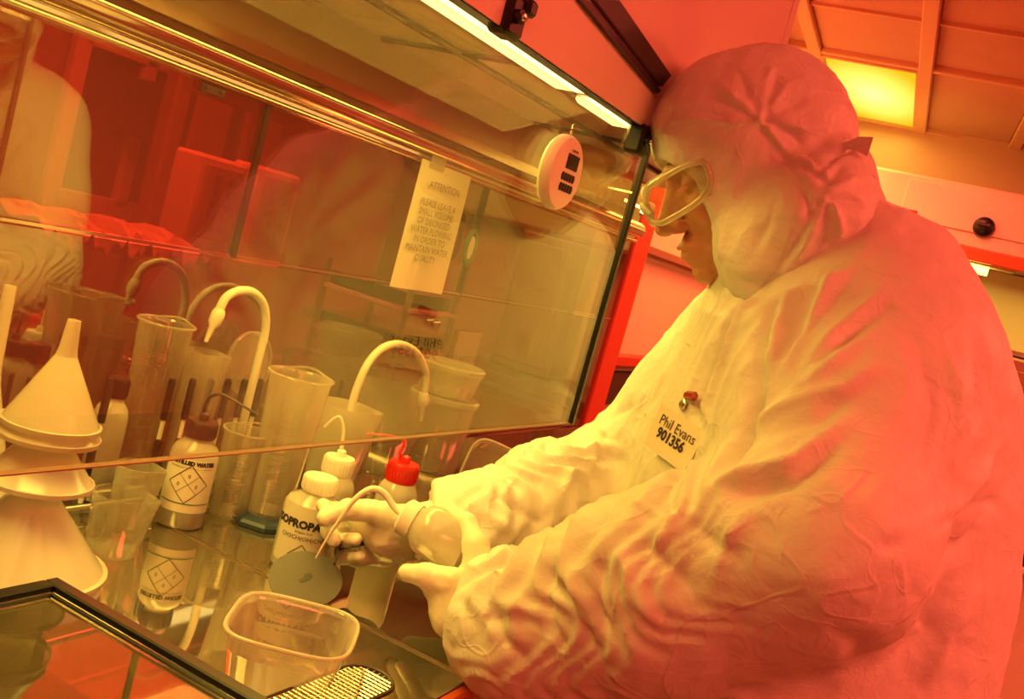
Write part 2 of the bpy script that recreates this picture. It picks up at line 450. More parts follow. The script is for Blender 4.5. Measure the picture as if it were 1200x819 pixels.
# ================================================================== the person
def nrm(v): v = np.array(v, float); return v/np.linalg.norm(v)
HC = np.array([-.316, 1.137, 1.653])                      # skull centre
yaw, pit = math.radians(28), math.radians(31)
ha = np.array([-math.cos(pit)*math.cos(yaw), -math.cos(pit)*math.sin(yaw), -math.sin(pit)])   # face direction
hb = np.array([-math.sin(pit)*math.cos(yaw), -math.sin(pit)*math.sin(yaw), math.cos(pit)])    # crown direction
hs = np.cross(hb, ha)                                     # towards his left ear
HA = np.array([ha, hs, hb])
def H(a, s, b): return HC + ha*a + hs*s + hb*b
tf = nrm([-.80, -.60, 0]); tl = np.array([-tf[1]*-1, tf[0]*1, 0])      # chest direction and his left
tl = np.cross([0, 0, 1.], tf)
TZ = np.array([.00, .45, .80, .95, 1.10, 1.20, 1.30, 1.40, 1.48, 1.54, 1.60, 1.66])
TA = np.array([.12, .16, .225, .24, .245, .245, .240, .225, .205, .175, .135, .09])    # half width
TB = np.array([.10, .13, .175, .195, .200, .200, .195, .180, .165, .135, .095, .065])    # half depth
TX = np.array([-.10, -.10, -.125, -.140, -.145, -.148, -.152, -.158, -.165, -.170, -.178, -.195])
def torso(p, g=0.0):
    z = p[:, 2]; a = np.interp(z, TZ, TA)+g; b = np.interp(z, TZ, TB)+g; cx = np.interp(z, TZ, TX)
    q = p - np.stack([cx, np.full_like(cx, 1.165), z], 1); u = (q@tl)/a; v = (q@tf)/b
    r = (np.abs(u)**2.3 + np.abs(v)**2.3)**(1/2.3)
    return smax((r-1)*np.minimum(a, b)*.9, z-(1.64+g*.5), .02)
SL = np.array([-.118, 1.02, 1.475]); EL = P(960, 632, Y=.895); WL = P(622, 738, Y=.915)
CL = P(572, 722, Y=.918)                                   # cuff of the near sleeve
SR = np.array([-.275, 1.32, 1.48]); ER = P(722, 572, Y=1.27); WR = P(548, 612, Y=1.06); CR = P(522, 612, Y=1.045)
HIP = {s: np.array([-.12, 1.165, .90]) + tl*s*.10 for s in (1, -1)}
ANK = {s: np.array([-.10, 1.165, .09]) + tl*s*.14 for s in (1, -1)}
def suit0(p):
    d = smax(torso(p), .72 - p[:, 2], .03)
    d = smin(d, chain(p, [SL, SL*.55+EL*.45, EL], [.094, .092, .090], .04), .07)
    d = smin(d, chain(p, [EL, EL*.5+WL*.5, WL, CL], [.092, .092, .078, .058], .04), .035)
    d = smin(d, chain(p, [SR, SR*.5+ER*.5, ER], [.098, .092, .082], .04), .07)
    d = smin(d, chain(p, [ER, ER*.5+WR*.5, WR, CR], [.082, .070, .052, .046], .04), .035)
    for s in (1, -1): d = smin(d, chain(p, [HIP[s], HIP[s]*.5+ANK[s]*.5, ANK[s]], [.135, .11, .085]), .05)
    # collar standing up under the hood
    d = smin(d, cone(p, (-.215, 1.15, 1.52), (-.255, 1.135, 1.575), .085, .07), .05)
    return d
def suit(p):
    d = suit0(p)
    # hollow cuffs, the gloves come out of them
    for C, W, r in ((CL, WL, .042), (CR, WR, .032)):
        ax = nrm(C-W); d = smax(d, -cone(p, C + ax*.012, C + ax*.09, r, r+.012), .006)
        q = (p-C)@ax; near = np.linalg.norm(p-C, axis=1) < .095
        d = np.where(near, smax(d, q-.018, .006), d)
    return d
def arm_coords(V, pts):
    """distance along an arm and direction round it"""
    best = np.full(len(V), 9.); S = np.zeros(len(V)); Q = np.zeros_like(V); s = 0
    for a, b in zip(pts[:-1], pts[1:]):
        ba = b-a; L = np.linalg.norm(ba); t = np.clip(((V-a)@ba)/(ba@ba), 0, 1); c = a+t[:, None]*ba; d = np.linalg.norm(V-c, axis=1)
        m = d < best; best = np.where(m, d, best); S = np.where(m, s+t*L, S); Q[m] = (V-c)[m]/(d[m][:, None]+1e-9); s += L
    return best, S, Q
def suit_disp(V):
    D = np.zeros(len(V))
    for pts, seed, r in (([SL, EL, WL, CL], 3, .13), ([SR, ER, WR, CR], 11, .12)):
        d, s, q = arm_coords(V, pts); m = d < r
        tot = sum(np.linalg.norm(b-a) for a, b in zip(pts[:-1], pts[1:])); fore = np.clip((s-.22)/.12, 0, 1)
        wv = noise(np.stack([s*7, q[:, 0]*1.6+3, q[:, 2]*1.6], 1), seed)
        ph = s*30 + wv*2.2 + q[:, 2]*1.3 + q[:, 0]*.8
        saw = 1 - 2*np.abs(ph - np.floor(ph) - .5)                      # sharp accordion pleats
        amp = (.35 + .65*np.clip(noise(np.stack([s*9, q[:, 1]*2, q[:, 2]*2], 1), seed+2)+.5, 0, 1))
        D += np.where(m, (saw-.5)*.0115*fore*amp*np.clip(.75+.5*q[:, 2], .3, 1.2), 0)*np.clip((r-d)/.03, 0, 1)
    W = V + .03*np.stack([noise(V*9, 1), noise(V*9, 2), noise(V*9, 3)], 1)
    D += (ridged(W*np.array([8, 8, 5.]), 5, 3)-.55)*.0115*np.clip(noise(V*5, 40)+.75, .3, 1)                 # broad crumples
    W2 = V + .012*np.stack([noise(V*22, 4), noise(V*22, 6), noise(V*22, 8)], 1)
    D += (ridged(W2*24, 9, 2)-.55)*.0022                                # fine crackle
    for C in (CL, CR): D *= np.clip((np.linalg.norm(V-C, axis=1)-.03)/.06, .25, 1)
    return D
SUIT_LINES = [
    # folds fanning from under the hood over the near shoulder
    ([(905, 345), (890, 420), (872, 500)], .010, -.012, 2), ([(925, 345), (905, 430), (880, 520)], .008, .010, 2),
    ([(950, 330), (925, 400), (895, 470)], .010, -.012, 2), ([(975, 330), (940, 395), (905, 450)], .008, .011, 2),
    ([(1010, 310), (960, 370), (925, 420)], .007, -.009, 3), ([(1045, 330), (985, 380), (940, 430)], .006, .007, 3),
    ([(1035, 370), (975, 425), (915, 470)], .006, .008, 3), ([(1050, 350), (1000, 385), (955, 430)], .006, -.007, 3),
    # long creases over the sleeve
    ([(1045, 420), (985, 455), (905, 480), (850, 520)], .007, .008, 3), ([(1030, 440), (960, 490), (870, 520)], .008, -.008, 3),
    ([(1000, 480), (930, 540), (860, 560), (800, 590)], .008, .009, 3), ([(985, 520), (920, 560), (850, 585)], .007, -.009, 3),
    ([(835, 570), (870, 575), (930, 560), (1010, 500)], .008, -.010, 3), ([(800, 605), (840, 640), (880, 655)], .007, -.008, 3),
    ([(880, 590), (850, 640), (835, 690)], .007, .008, 3), ([(760, 640), (800, 680), (830, 720)], .008, -.010, 2),
    ([(730, 655), (745, 700), (780, 740)], .008, .010, 2), ([(700, 665), (700, 720), (730, 765)], .007, -.010, 2),
    ([(672, 675), (680, 720), (700, 760)], .008, .010, 2), ([(640, 672), (640, 720), (665, 770)], .008, -.011, 2),
    ([(618, 680), (600, 720), (610, 760)], .007, .010, 3), ([(655, 675), (690, 745), (720, 810)], .008, -.011, 3),
    ([(575, 700), (590, 750), (630, 780)], .006, -.007, 3),
    # far sleeve
    ([(745, 470), (720, 480), (702, 500)], .006, -.007, 3), ([(730, 500), (700, 520), (690, 560)], .006, .009, 3),
    ([(735, 525), (700, 545), (680, 600)], .006, -.010, 3), ([(720, 540), (670, 555), (650, 600)], .006, .009, 3),
    ([(700, 590), (660, 560), (640, 545)], .006, -.010, 3), ([(690, 615), (640, 590), (610, 560)], .006, .009, 3),
    ([(640, 620), (600, 590), (580, 575)], .006, -.010, 3), ([(610, 630), (580, 610), (560, 590)], .006, .009, 3),
    ([(560, 640), (565, 610), (545, 590)], .005, -.008, 3),
    # back: long vertical drape, crushed patch and the waist seam
    ([(1100, 330), (1150, 400), (1165, 470)], .010, .006, 3), ([(1070, 380), (1095, 470), (1080, 560)], .010, -.007, 3),
    ([(1110, 400), (1125, 480), (1115, 560)], .007, .007, 3), ([(1140, 400), (1150, 470), (1140, 530)], .006, -.006, 3),
    ([(1190, 500), (1130, 590), (1050, 640)], .010, .008, 3), ([(1185, 560), (1130, 640), (1060, 700)], .010, -.008, 3),
    ([(1170, 590), (1110, 610), (1040, 640)], .004, -.006, 0), ([(1060, 680), (1090, 740), (1010, 800)], .012, -.010, 3),
    ([(960, 720), (1010, 760), (1020, 800)], .010, -.010, 3), ([(1150, 680), (1110, 740), (1080, 810)], .012, .010, 3),
    # front panel: zip flap, vertical drape
    ([(880, 352), (855, 405), (828, 480), (800, 600), (768, 640)], .005, .009, 0), ([(868, 350), (842, 410), (815, 480), (785, 600)], .006, -.010, 0),
    ([(820, 345), (775, 440), (748, 500)], .007, .007, 3), ([(800, 370), (765, 430), (750, 470)], .005, -.008, 3),
    ([(905, 420), (870, 500), (845, 560)], .012, -.024, 3), ([(890, 380), (860, 440), (835, 520)], .008, .006, 3),
    ([(745, 590), (770, 600), (790, 612)], .003, .004, 0),
]
person = thing('person', 'person in a hooded white coverall, clear goggles and gloves leaning in at the bench', 'person', (-.12, 1.165, 0))
PO = np.array(person.location)
V, F = nets(suit, (-.70, .70, .02), (.20, 1.60, 1.72), .0042)
G, _ = grad(suit, V, .003)
V = V + G*(suit_disp(V) + folds(V, suit, SUIT_LINES))[:, None]
coverall = npmesh('coverall', V, F, M['suit'], person, PO)
def suitpt(x, y, lift=0):
    h = hit(suit, x, y); g, _ = grad(suit, h[None], .01); return h + g[0]*lift, g[0]
# ---------------------------------------------------------------- hood
def hood0(p):
    q = p - HC; L = np.stack([q@ha, q@hs, q@hb], 1)
    d = ell(L, (.003, 0, .038), (.108, .092, .099))                       # dome over the skull
    d = smin(d, ell(L, (-.032, 0, .014), (.078, .084, .078)), .05)         # slack at the back
    d = smin(d, ell(L, (.018, 0, -.055), (.085, .088, .10)), .05)          # cheeks
    d = smin(d, cone(L, (-.005, 0, -.09), (-.03, 0, -.13), .078, .085), .05)   # throat
    k = H(-.112, -.01, -.052)
    d = smin(d, ell(p, P(975, 228, Y=1.10), (.042, .045, .062)), .012)     # gathered tail at the nape
    d = smin(d, ell(p, P(950, 262, Y=1.08), (.06, .07, .07)), .03)
    d = smin(d, cone(p, P(905, 305, Y=1.07), P(960, 268, Y=1.08), .055, .06), .03)
    return d
def opening(p):
    q = p - HC; L = np.stack([q@ha, q@hs, q@hb], 1)
    return rbox(L, (.128, 0, -.050), (.090, .064, .084), .05)
def hood(p): return smax(hood0(p), -opening(p), .006)
HOOD_LINES = [
    ([(905, 45), (903, 80), (890, 140)], 0.0032, 0.0043, 0), ([(912, 50), (910, 90), (897, 140)], 0.0048, -0.0050, 0),
    ([(752, 138), (790, 142), (825, 140), (860, 145), (890, 140)], 0.0024, 0.0036, 0), ([(890, 140), (915, 170), (950, 190), (965, 205)], 0.0040, 0.0050, 0),
    ([(893, 150), (920, 185), (945, 230), (948, 250)], 0.0032, -0.0058, 0), ([(900, 140), (935, 160), (955, 190), (966, 210)], 0.0040, -0.0065, 0),
    ([(820, 110), (850, 120), (885, 140)], 0.0048, -0.0043, 1), ([(835, 90), (860, 115), (888, 138)], 0.0048, 0.0043, 1),
    ([(860, 75), (875, 105), (889, 136)], 0.0048, -0.0043, 1), ([(930, 90), (910, 115), (893, 138)], 0.0048, 0.0043, 1),
    ([(960, 110), (920, 125), (895, 142)], 0.0056, -0.0050, 1), ([(985, 150), (940, 150), (900, 145)], 0.0056, 0.0050, 1),
    ([(1003, 168), (985, 178), (968, 196)], 0.0048, -0.0086, 0), ([(990, 180), (975, 190), (966, 206)], 0.0048, 0.0050, 1), ([(965, 210), (950, 200), (930, 190)], 0.0048, -0.0043, 2),
    ([(960, 240), (930, 290), (895, 340)], 0.0048, -0.0072, 0), ([(966, 235), (945, 285), (915, 325)], 0.0048, 0.0065, 2),
    ([(970, 240), (965, 280), (945, 305)], 0.0048, -0.0072, 2), ([(975, 240), (985, 270), (975, 290)], 0.0040, 0.0058, 2),
    ([(975, 235), (1000, 235), (1015, 245)], 0.0040, -0.0058, 2), ([(972, 225), (1000, 210), (1012, 215)], 0.0040, 0.0050, 2),
    ([(970, 215), (985, 195), (1000, 195)], 0.0040, -0.0050, 2), ([(890, 150), (860, 210), (845, 290), (860, 330)], 0.0064, 0.0029, 3),
    ([(925, 200), (900, 260), (870, 320)], 0.0080, -0.0036, 3), ([(870, 160), (830, 200), (790, 205)], 0.0064, 0.0029, 3),
    ([(800, 110), (780, 140), (770, 190)], 0.0064, -0.0029, 3), ([(835, 240), (845, 270), (845, 300), (835, 325)], 0.0032, 0.0036, 0),
    ([(850, 320), (880, 335), (905, 320)], 0.0048, -0.0050, 3), ([(830, 235), (800, 216), (765, 208)], 0.0032, 0.0029, 0),
]
V, F = nets(hood, HC-.26, HC+np.array([.30, .26, .24]), .003)
G, _ = grad(hood, V, .002)
W = V + .02*np.stack([noise(V*14, 1), noise(V*14, 2), noise(V*14, 3)], 1)
D = (ridged(W*11, 21, 3)-.55)*.0065 + (ridged(V*34, 23, 2)-.5)*.0018
V = V + G*(D + folds(V, hood, HOOD_LINES))[:, None]
hood_o = npmesh('hood', V, F, M['suit'], person, PO)
k0 = P(985, 172, Y=1.08)
mb = MB(); t1 = P(1020, 172, Y=1.06)
pts = [k0, (k0+t1)/2 + np.array([0, 0, .004]), t1]
for j, (dz) in enumerate((.0,)):
    v = []; 
    for i, q in enumerate(pts):
        w = .003 + .0035*i; n_ = np.array([.0, -.0012, 0]); up = np.array([-.002, 0, 1.])*w
        v += [q-up-n_, q+up-n_, q+up+n_, q-up+n_]
    mb.add(v, [(0, 1, 5, 4), (1, 2, 6, 5), (2, 3, 7, 6), (3, 0, 4, 7), (4, 5, 9, 8), (5, 6, 10, 9), (6, 7, 11, 10), (7, 4, 8, 11), (0, 3, 2, 1), (8, 9, 10, 11)])
mb.tube([P(960, 205, Y=1.04), P(985, 188, Y=1.05), P(1010, 195, Y=1.06), P(1026, 208, Y=1.07)], .0012, smooth=4)
tie = mk('hood_tie', mb, M['suit'], hood_o)
# ---------------------------------------------------------------- body (one surface: head, neck, trunk, arms, hands, legs)
def HL(x, y, Y): return P(x, y, Y=Y)
LH = dict(heel=[(520, 690, .905), (537, 718, .905), (560, 728, .91)], wrist=HL(566, 722, 0.910), palm=[(548, 668, 0.927), (560, 650, 0.940)],
    thumb=[(545, 704, 0.900), (530, 682, 0.890), (500, 674, 0.883), (477, 671, 0.885)],
    f=[[(558, 640, 0.927), (548, 612, 0.940), (528, 600, 0.967), (508, 604, 0.985)],
       [(560, 655, 0.947), (545, 622, 0.970), (518, 618, 0.995), (498, 628, 1.000)],
       [(560, 668, 0.955), (540, 640, 0.985), (512, 640, 1.005), (494, 650, 1.000)],
       [(558, 682, 0.955), (538, 662, 0.985), (514, 662, 0.995), (500, 668, 0.990)]])
RH = dict(heel=[(432, 608, .985), (456, 624, .99), (498, 622, 1.03)], wrist=HL(520, 618, 1.035), palm=[(470, 622, 1.005), (462, 640, 1.010)],
    thumb=[(492, 622, 0.995), (450, 602, 0.965), (408, 597, 0.935), (381, 607, 0.915)],
    f=[[(448, 608, 0.990), (410, 596, 0.975), (384, 597, 0.950), (378, 592, 0.925)],
       [(448, 622, 1.000), (404, 612, 0.985), (385, 622, 0.950), (392, 633, 0.930)],
       [(450, 636, 1.005), (412, 634, 0.992), (396, 634, 0.960), (417, 632, 0.938)],
       [(452, 650, 1.005), (420, 656, 0.990), (401, 654, 0.965), (421, 652, 0.945)]])
def hand(p, h, g):
    w = h['wrist']; d = None
    R = [.0105, .0092, .0085, .0072]
    for j, c in enumerate(h['f']):
        pts = [HL(*q) for q in c]; k = [1, 1.03, .97, .86][j]
        e = chain(p, pts, [(r+g)*k for r in R], .003); d = e if d is None else smin(d, e, .004 if j else .004)
    pm = None
    for j, c in enumerate(h['f']):
        a = HL(*c[0]); b = w + (a-w)*.22; e = cone(p, b, a, .0165+g, .0125+g); pm = e if pm is None else smin(pm, e, .022)
    d = smin(d, pm, .010)
    t = [HL(*q) for q in h['thumb']]
    d = smin(d, chain(p, t, [.016+g, .0128+g, .0108+g, .0088+g], .006), .010)
    if 'heel' in h: hp = [HL(*q) for q in h['heel']]; d = smin(d, chain(p, hp, [.020+g, .027+g, .028+g], .01), .018)
    return d
def fore(h, W, E, g):
    return lambda p: cone(p, h['wrist'], W*.35+E*.65, .026+g, .040+g)
def headsdf(p):
    q = p - HC; L = np.stack([q@ha, q@hs, q@hb], 1); L2 = L.copy(); L2[:, 1] = np.abs(L2[:, 1])
    d = ell(L, (-.008, 0, .035), (.098, .076, .086))
    d = smin(d, ell(L, (.028, 0, -.030), (.066, .062, .082)), .03)
    d = smin(d, ell(L2, (.030, .024, -.072), (.052, .032, .036)), .025)
    d = smin(d, ell(L, (.080, 0, -.100), (.019, .022, .017)), .022)
    d = smin(d, cone(L2, (.094, .010, .018), (.074, .050, .016), .009, .008), .012)
    d = smin(d, ell(L2, (.070, .043, -.030), (.022, .020, .020)), .02)
    d = smax(d, -ell(L2, (.102, .031, .000), (.014, .018, .011)), .012)
    d = smin(d, ell(L2, (.079, .031, .000), (.013, .014, .012)), .003)
    d = smin(d, cone(L, (.092, 0, .010), (.112, 0, -.036), .0075, .0115), .010)
    d = smin(d, ell(L, (.117, 0, -.040), (.012, .011, .010)), .006)
    d = smin(d, ell(L2, (.103, .0125, -.043), (.011, .007, .008)), .005)
    d = smax(d, -ell(L2, (.109, .0065, -.052), (.005, .0035, .004)), .002)
    d = smin(d, ell(L, (.090, 0, -.072), (.016, .026, .019)), .010)
    d = smin(d, ell(L, (.101, 0, -.0665), (.0085, .022, .0048)), .004)
    d = smin(d, ell(L, (.099, 0, -.0775), (.0085, .019, .0056)), .004)
    d = smax(d, -ell(L, (.112, 0, -.0715), (.014, .024, .0013)), .002)
    d = smin(d, ell(L2, (-.004, .078, -.005), (.018, .007, .030)), .006)
    return d
def near(p, c, R, fn):
    q = np.linalg.norm(p-np.array(c), axis=1); out = q-R*.8; m = q < R
    if m.any(): out[m] = fn(p[m])
    return out
def body(p):
    d = near(p, HC, .22, headsdf)
    d = smin(d, cone(p, H(-.03, 0, -.07), (-.195, 1.155, 1.50), .056, .062), .03)
    d = smin(d, smax(torso(p, -.04), .80-p[:, 2], .03), .03)
    for S, E, W, h in ((SL, EL, WL, LH), (SR, ER, WR, RH)):
        d = smin(d, chain(p, [S, E, W*.3+E*.7, h['wrist']], [.058, .046, .042, .024], .02), .03)
        d = smin(d, near(p, h['wrist'], .26, lambda q: hand(q, h, -.0016)), .012)
    for s in (1, -1):
        d = smin(d, chain(p, [HIP[s], HIP[s]*.5+ANK[s]*.5, ANK[s]], [.10, .062, .042], .02), .03)
        d = smin(d, cone(p, ANK[s]*np.array([1, 1, .55]), ANK[s]*np.array([1, 1, 0])+tf*.13+np.array([0, 0, .03]), .034, .022), .02)
    return d
V, F = nets(body, (-.72, .80, 0), (.12, 1.50, 1.79), .0034)
body_o = npmesh('body', V, F, M['skin'], person, PO)
for h, W, E in ((LH, WL, EL), (RH, WR, ER)):
    fs = fore(h, W, E, .003)
    def gl(p, h=h, fs=fs, W=W, E=E):
        d = smin(hand(p, h, .0006), fs(p), .018)
        ax = nrm(E - h['wrist']); return smax(d, (p-h['wrist'])@ax - .075, .004)
    w = h['wrist']; V, F = nets(gl, w-.22, w+.20, .0018)
    G, _ = grad(gl, V, .001); D = (ridged(V*60, 31, 2)-.5)*.0010*np.clip(np.linalg.norm(V-w, axis=1)/.05, .3, 1)
    V = V + G*D[:, None]; npmesh('glove', V, F, M['glove'], person, PO)
for s in (1, -1):
    a = ANK[s]*np.array([1, 1, 0]) + np.array([0, 0, .0])
    def sh(p, a=a):
        d = smin(cone(p, a+[0, 0, .05]-tf*.03, a+tf*.17+[0, 0, .035], .052, .042), cone(p, a+[0, 0, .05], a+[0, 0, .13], .055, .05), .03)
        return smax(d, .002-p[:, 2], .006)
    V, F = nets(sh, a-[.3, .3, .02], a+[.3, .3, .25], .006); npmesh('shoe', V, F, M['white'], person, PO)
# ---------------------------------------------------------------- goggles
gog = bpy.data.objects.new('goggles', None); COL.objects.link(gog); gog.parent = person
GO = H(.1, 0, 0); gog.location = V3(GO-PO)
def gsurf(s, b, k=0): # point of the wrap-round shell
    return H(.131 + k - 11.0*s*s - 6*b*b, s*1.06, b*.92 - .012 + .010*(abs(s)/.06)**2)
def shell(mb, s0, s1, b0, b1, n=14, th=.0022):
    v = []
    for k in (0, th):
        for i in range(n+1):
            for j in range(7):
                s = s0+(s1-s0)*i/n; b = b0+(b1-b0)*j/6; v.append(gsurf(s, b, k))
    f = []; N1 = (n+1)*7
    for i in range(n):
        for j in range(6):
            q = (i*7+j, i*7+j+1, (i+1)*7+j+1, (i+1)*7+j); f += [q[::-1], tuple(x+N1 for x in q)]
    return mb.add(v, f)
for sg in (1, -1):
    a, b = (.006, .074) if sg > 0 else (-.074, -.006)
    mb = shell(MB(), a, b, -.022, .022); mk('lens', mb, glassy('goggle_lens', (.96, .95, .88, 1), .04, .05, .02, srgb(235, 230, 215)), gog)
    loop = []
    for t in range(28):
        th = 2*math.pi*t/28; cs, sn = math.cos(th), math.sin(th); r = (abs(cs)**3.2+abs(sn)**3.2)**(-1/3.2)
        loop.append(gsurf((a+b)/2 + .035*r*cs, .0245*r*sn + (.002*cs*sg), .001))
    loop.append(loop[0]); mk('rim', MB().tube(loop, .0036, n=10, cap=False), glassy('goggle_rim', (.98, .96, .85, 1), .42, .08, .05, srgb(240, 235, 215), frost=.3), gog)
    m2 = MB().tube([gsurf(sg*.073, .004), H(.06, sg*.074, .000), H(.04, sg*.070, -.004)], [.005, .004, .003], n=8, smooth=4); mk('temple_arm', m2, M['milk'], gog)
mk('nose_bridge', MB().tube([gsurf(-.012, -.010, .001), gsurf(0, .004, .004), gsurf(.012, -.010, .001)], .0042, n=10, smooth=4), M['milk'], gog)
# ---------------------------------------------------------------- badge with clip
cs = [P(*q, Y=yy) for q, yy in (((778, 473), 0), ((827, 505), 0), ((800, 553), 0), ((756, 521), 0))] if False else None
c0, n0 = suitpt(792, 512, .012)
bn = nrm(n0*np.array([1, 1, .3]) + np.array([.1, -.35, .1])); 
def onpl(x, y): d = ray(x, y); return EYE + d*(((c0-EYE)@bn)/(d@bn))
q = [onpl(*k) for k in ((776, 473), (828, 506), (801, 554), (754, 520))]
ex = nrm((q[1]-q[0])+(q[2]-q[3])); ey = nrm(np.cross(bn, ex)); 
mb = MB(); mb.add([k + bn*.0006 for k in q] + [k - bn*.0006 for k in q], [(3, 2, 1, 0), (4, 5, 6, 7), (0, 1, 5, 4), (1, 2, 6, 5), (2, 3, 7, 6), (3, 0, 4, 7)])
badge = mk('name_badge', mb, M['paper'], person, smooth=False)
bc = sum(q)/4; w_ = np.linalg.norm(q[1]-q[0]); h_ = np.linalg.norm(q[3]-q[0])
exv = nrm(q[1]-q[0]); eyv = nrm(q[0]-q[3])
mk('badge_lettering', flat_marks([('t', 'Phil Evans', w_*.02, h_*.20, w_*.20, .0), ('t', '901356', -w_*.02, -h_*.08, w_*.20, .0006)], bc, exv, eyv, bn, .0012), M['ink'], badge, smooth=False)
c1, n1 = suitpt(815, 466, .006); e1 = nrm(suitpt(826, 468, .006)[0]-suitpt(803, 465, .006)[0])
mk('badge_clip', MB().box(c1, (.026, .007, .010), [e1, nrm(np.cross(np.cross(e1, n1), e1)), nrm(np.cross(e1, n1))], bev=.003), M['redd'], badge)
c2, n2 = suitpt(804, 475, .004); mk('press_stud', MB().lathe([(0, 0), (.006, 0), (.006, .002), (.003, .004), (0, .004)], c2-n2*.001, 16, n2), M['chrome'], badge)
# ================================================================== placing helpers
ZT = 1.05                                                  # height of the worktop
def prj(p):
    v = np.array(p, float)-EYE; z = v@cF; return np.array([600+FPX*(v@cR)/z, 409.5-FPX*(v@cU)/z])
def zup(p, y):
    lo, hi = .2, 2.6
    for _ in range(40):
        m = (lo+hi)/2
        if prj((p[0], p[1], m))[1] > y: lo = m
        else: hi = m
    return lo
def mr(p, w): return w/FPX*((np.array(p)-EYE)@cF)
Z = np.array([0, 0, 1.])
# ================================================================== the wet bench
bench = thing('wet_bench', 'stainless wet bench with a glass sash, lit canopy and polished worktop', 'bench', (-.72, 1.0, 0))
XB = -1.02
mk('worktop', MB().box((-.703, 1.1, ZT-.02), (.625, 3.1, .04)), M['steel'], bench, smooth=False)
mk('cabinet_base', MB().box((-.72, 1.0, .52), (.56, 2.86, .98), bev=.006), M['machm'], bench, smooth=False)
fr = mk('front_rail', MB().box((-.383, 1.0, ZT-.022), (.014, 2.9, .046), bev=.003), M['orange'], bench, smooth=False)
mk('worktop_joint', MB().box((-.70, .9165, ZT+.0012), (.62, .003, .0024)), M['steel2'], bench, smooth=False)
# back: two rows of dark glass with a rail
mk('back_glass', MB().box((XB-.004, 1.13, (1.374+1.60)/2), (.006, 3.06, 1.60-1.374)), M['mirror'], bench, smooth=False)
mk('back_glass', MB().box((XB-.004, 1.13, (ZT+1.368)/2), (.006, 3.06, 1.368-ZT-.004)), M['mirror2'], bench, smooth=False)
mk('glass_joint', MB().box((XB+.001, 1.13, 1.371), (.006, 3.06, .004)), M['chrome'], bench, smooth=False)
mk('glass_joint', MB().box((XB+.002, 1.115, 1.49), (.006, .010, .24)), M['black'], bench, smooth=False)
mk('glass_joint', MB().box((XB+.002, 1.79, 1.49), (.006, .010, .24)), M['black'], bench, smooth=False)
rail = MB()
for zc, r in ((1.600, .005), (1.632, .021)): rail.tube([(XB+.012, -.4, zc), (XB+.012, 2.66, zc)], r, n=14)
rail.box((XB, 1.13, 1.635), (.012, 3.06, .075)); mk('back_rail', rail, M['chrome'], bench)
mk('upper_panel', MB().box((XB-.002, 1.13, 1.715), (.006, 3.06, .09)), M['steel2'], bench, smooth=False)
for yy in (.66, 1.0): 
    h_ = MB().box((XB+.006, yy, 1.588), (.006, .045, .014), bev=.002)
    for k in (-1, 1): h_.lathe([(0, 0), (.003, 0), (.003, .002), (0, .0025)], (XB+.009, yy+k*.014, 1.588), 10, (1, 0, 0))
    mk('rail_bracket', h_, M['dark'], bench)
# canopy: ceiling, fascia and strip lamps
mk('canopy_ceiling', MB().box((-.735, 1.13, 1.765), (.57, 3.06, .01)), M['cream'], bench, smooth=False)
for yy in (.25, .78, 1.32, 1.9): mk('canopy_seam', MB().box((-.78, yy, 1.757), (.46, .012, .008), bev=.002), M['dark'], bench, smooth=False)
mk('canopy_seam', MB().box((-.86, 1.13, 1.756), (.014, 3.06, .008), bev=.002), M['dark'], bench, smooth=False)
mk('fascia', MB().box((-.437, .50, 1.99), (.012, 2.0, .66)), M['pinkw'], bench, smooth=False)
YF = P(938, 0, X=-.431)[1]; mk('fascia', MB().box((-.437, (1.505+YF)/2, 1.99), (.012, YF-1.505, .66)), M['pinkw'], bench, smooth=False)
mk('fascia_edge', MB().box((-.440, .55, 1.662), (.014, 1.9, .006)), M['black'], bench, smooth=False)
def fstripe(a0, a1, b0, b1):
    q = [P(*k, X=-.428) for k in (a0, a1, b1, b0)]; o = np.array([.003, 0, 0])
    mk('fascia_slot', MB().add([p_-o for p_ in q]+[p_+o for p_ in q], [(0, 1, 2, 3), (7, 6, 5, 4), (0, 4, 5, 1), (1, 5, 6, 2), (2, 6, 7, 3), (3, 7, 4, 0)]), M['black'], bench, smooth=False)
fstripe((695, 0), (723, 0), (773, 101), (784, 88)); fstripe((678, 0), (686, 0), (768, 109), (772, 106))
lampm = emat('strip_lamp', (1, .70, .20, 1), 4.5)
for y0, y1 in ((-.1, .985), (1.04, 1.16), (1.25, 2.3)):
    hs_ = mk('lamp_housing', MB().box((-.490, (y0+y1)/2, 1.697), (.066, y1-y0+.03, .042), bev=.003), M['cream'], bench, smooth=False)
    mk('strip_tube', MB().box((-.488, (y0+y1)/2, 1.674), (.050, y1-y0, .010), bev=.004), lampm, hs_)
# sash
YS = 1.135
mk('sash_glass', MB().box((-.45, (YS-.5)/2, (1.302+1.655)/2), (.005, YS+.5, 1.655-1.302)), M['sash'], bench, smooth=False)
mk('sash_gasket', MB().box((-.449, YS+.002, 1.477), (.010, .007, .352), bev=.001), M['black'], bench, smooth=False)
mk('sash_gasket', MB().box((-.4495, (YS-.5)/2, 1.3015), (.006, YS+.5, .0010)), M['machm'], bench, smooth=False)
for (x, y) in ((595, 19), (748, 164)):
    c = P(x, y, X=-.435); b_ = MB().box(c, (.022, .030, .034), bev=.004).box(c+[.006, .012, .012], (.020, .016, .014), bev=.003)
    b_.lathe([(0, 0), (.006, 0), (.006, .005), (0, .006)], c+[.011, -.004, 0], 14, (1, 0, 0)); br = mk('sash_bracket', b_, M['black'], bench)
    mk('bracket_screw', MB().lathe([(0, 0), (.0035, 0), (.0035, .003), (0, .0035)], c+[.0165, -.004, 0], 12, (1, 0, 0)), M['chrome'], br)
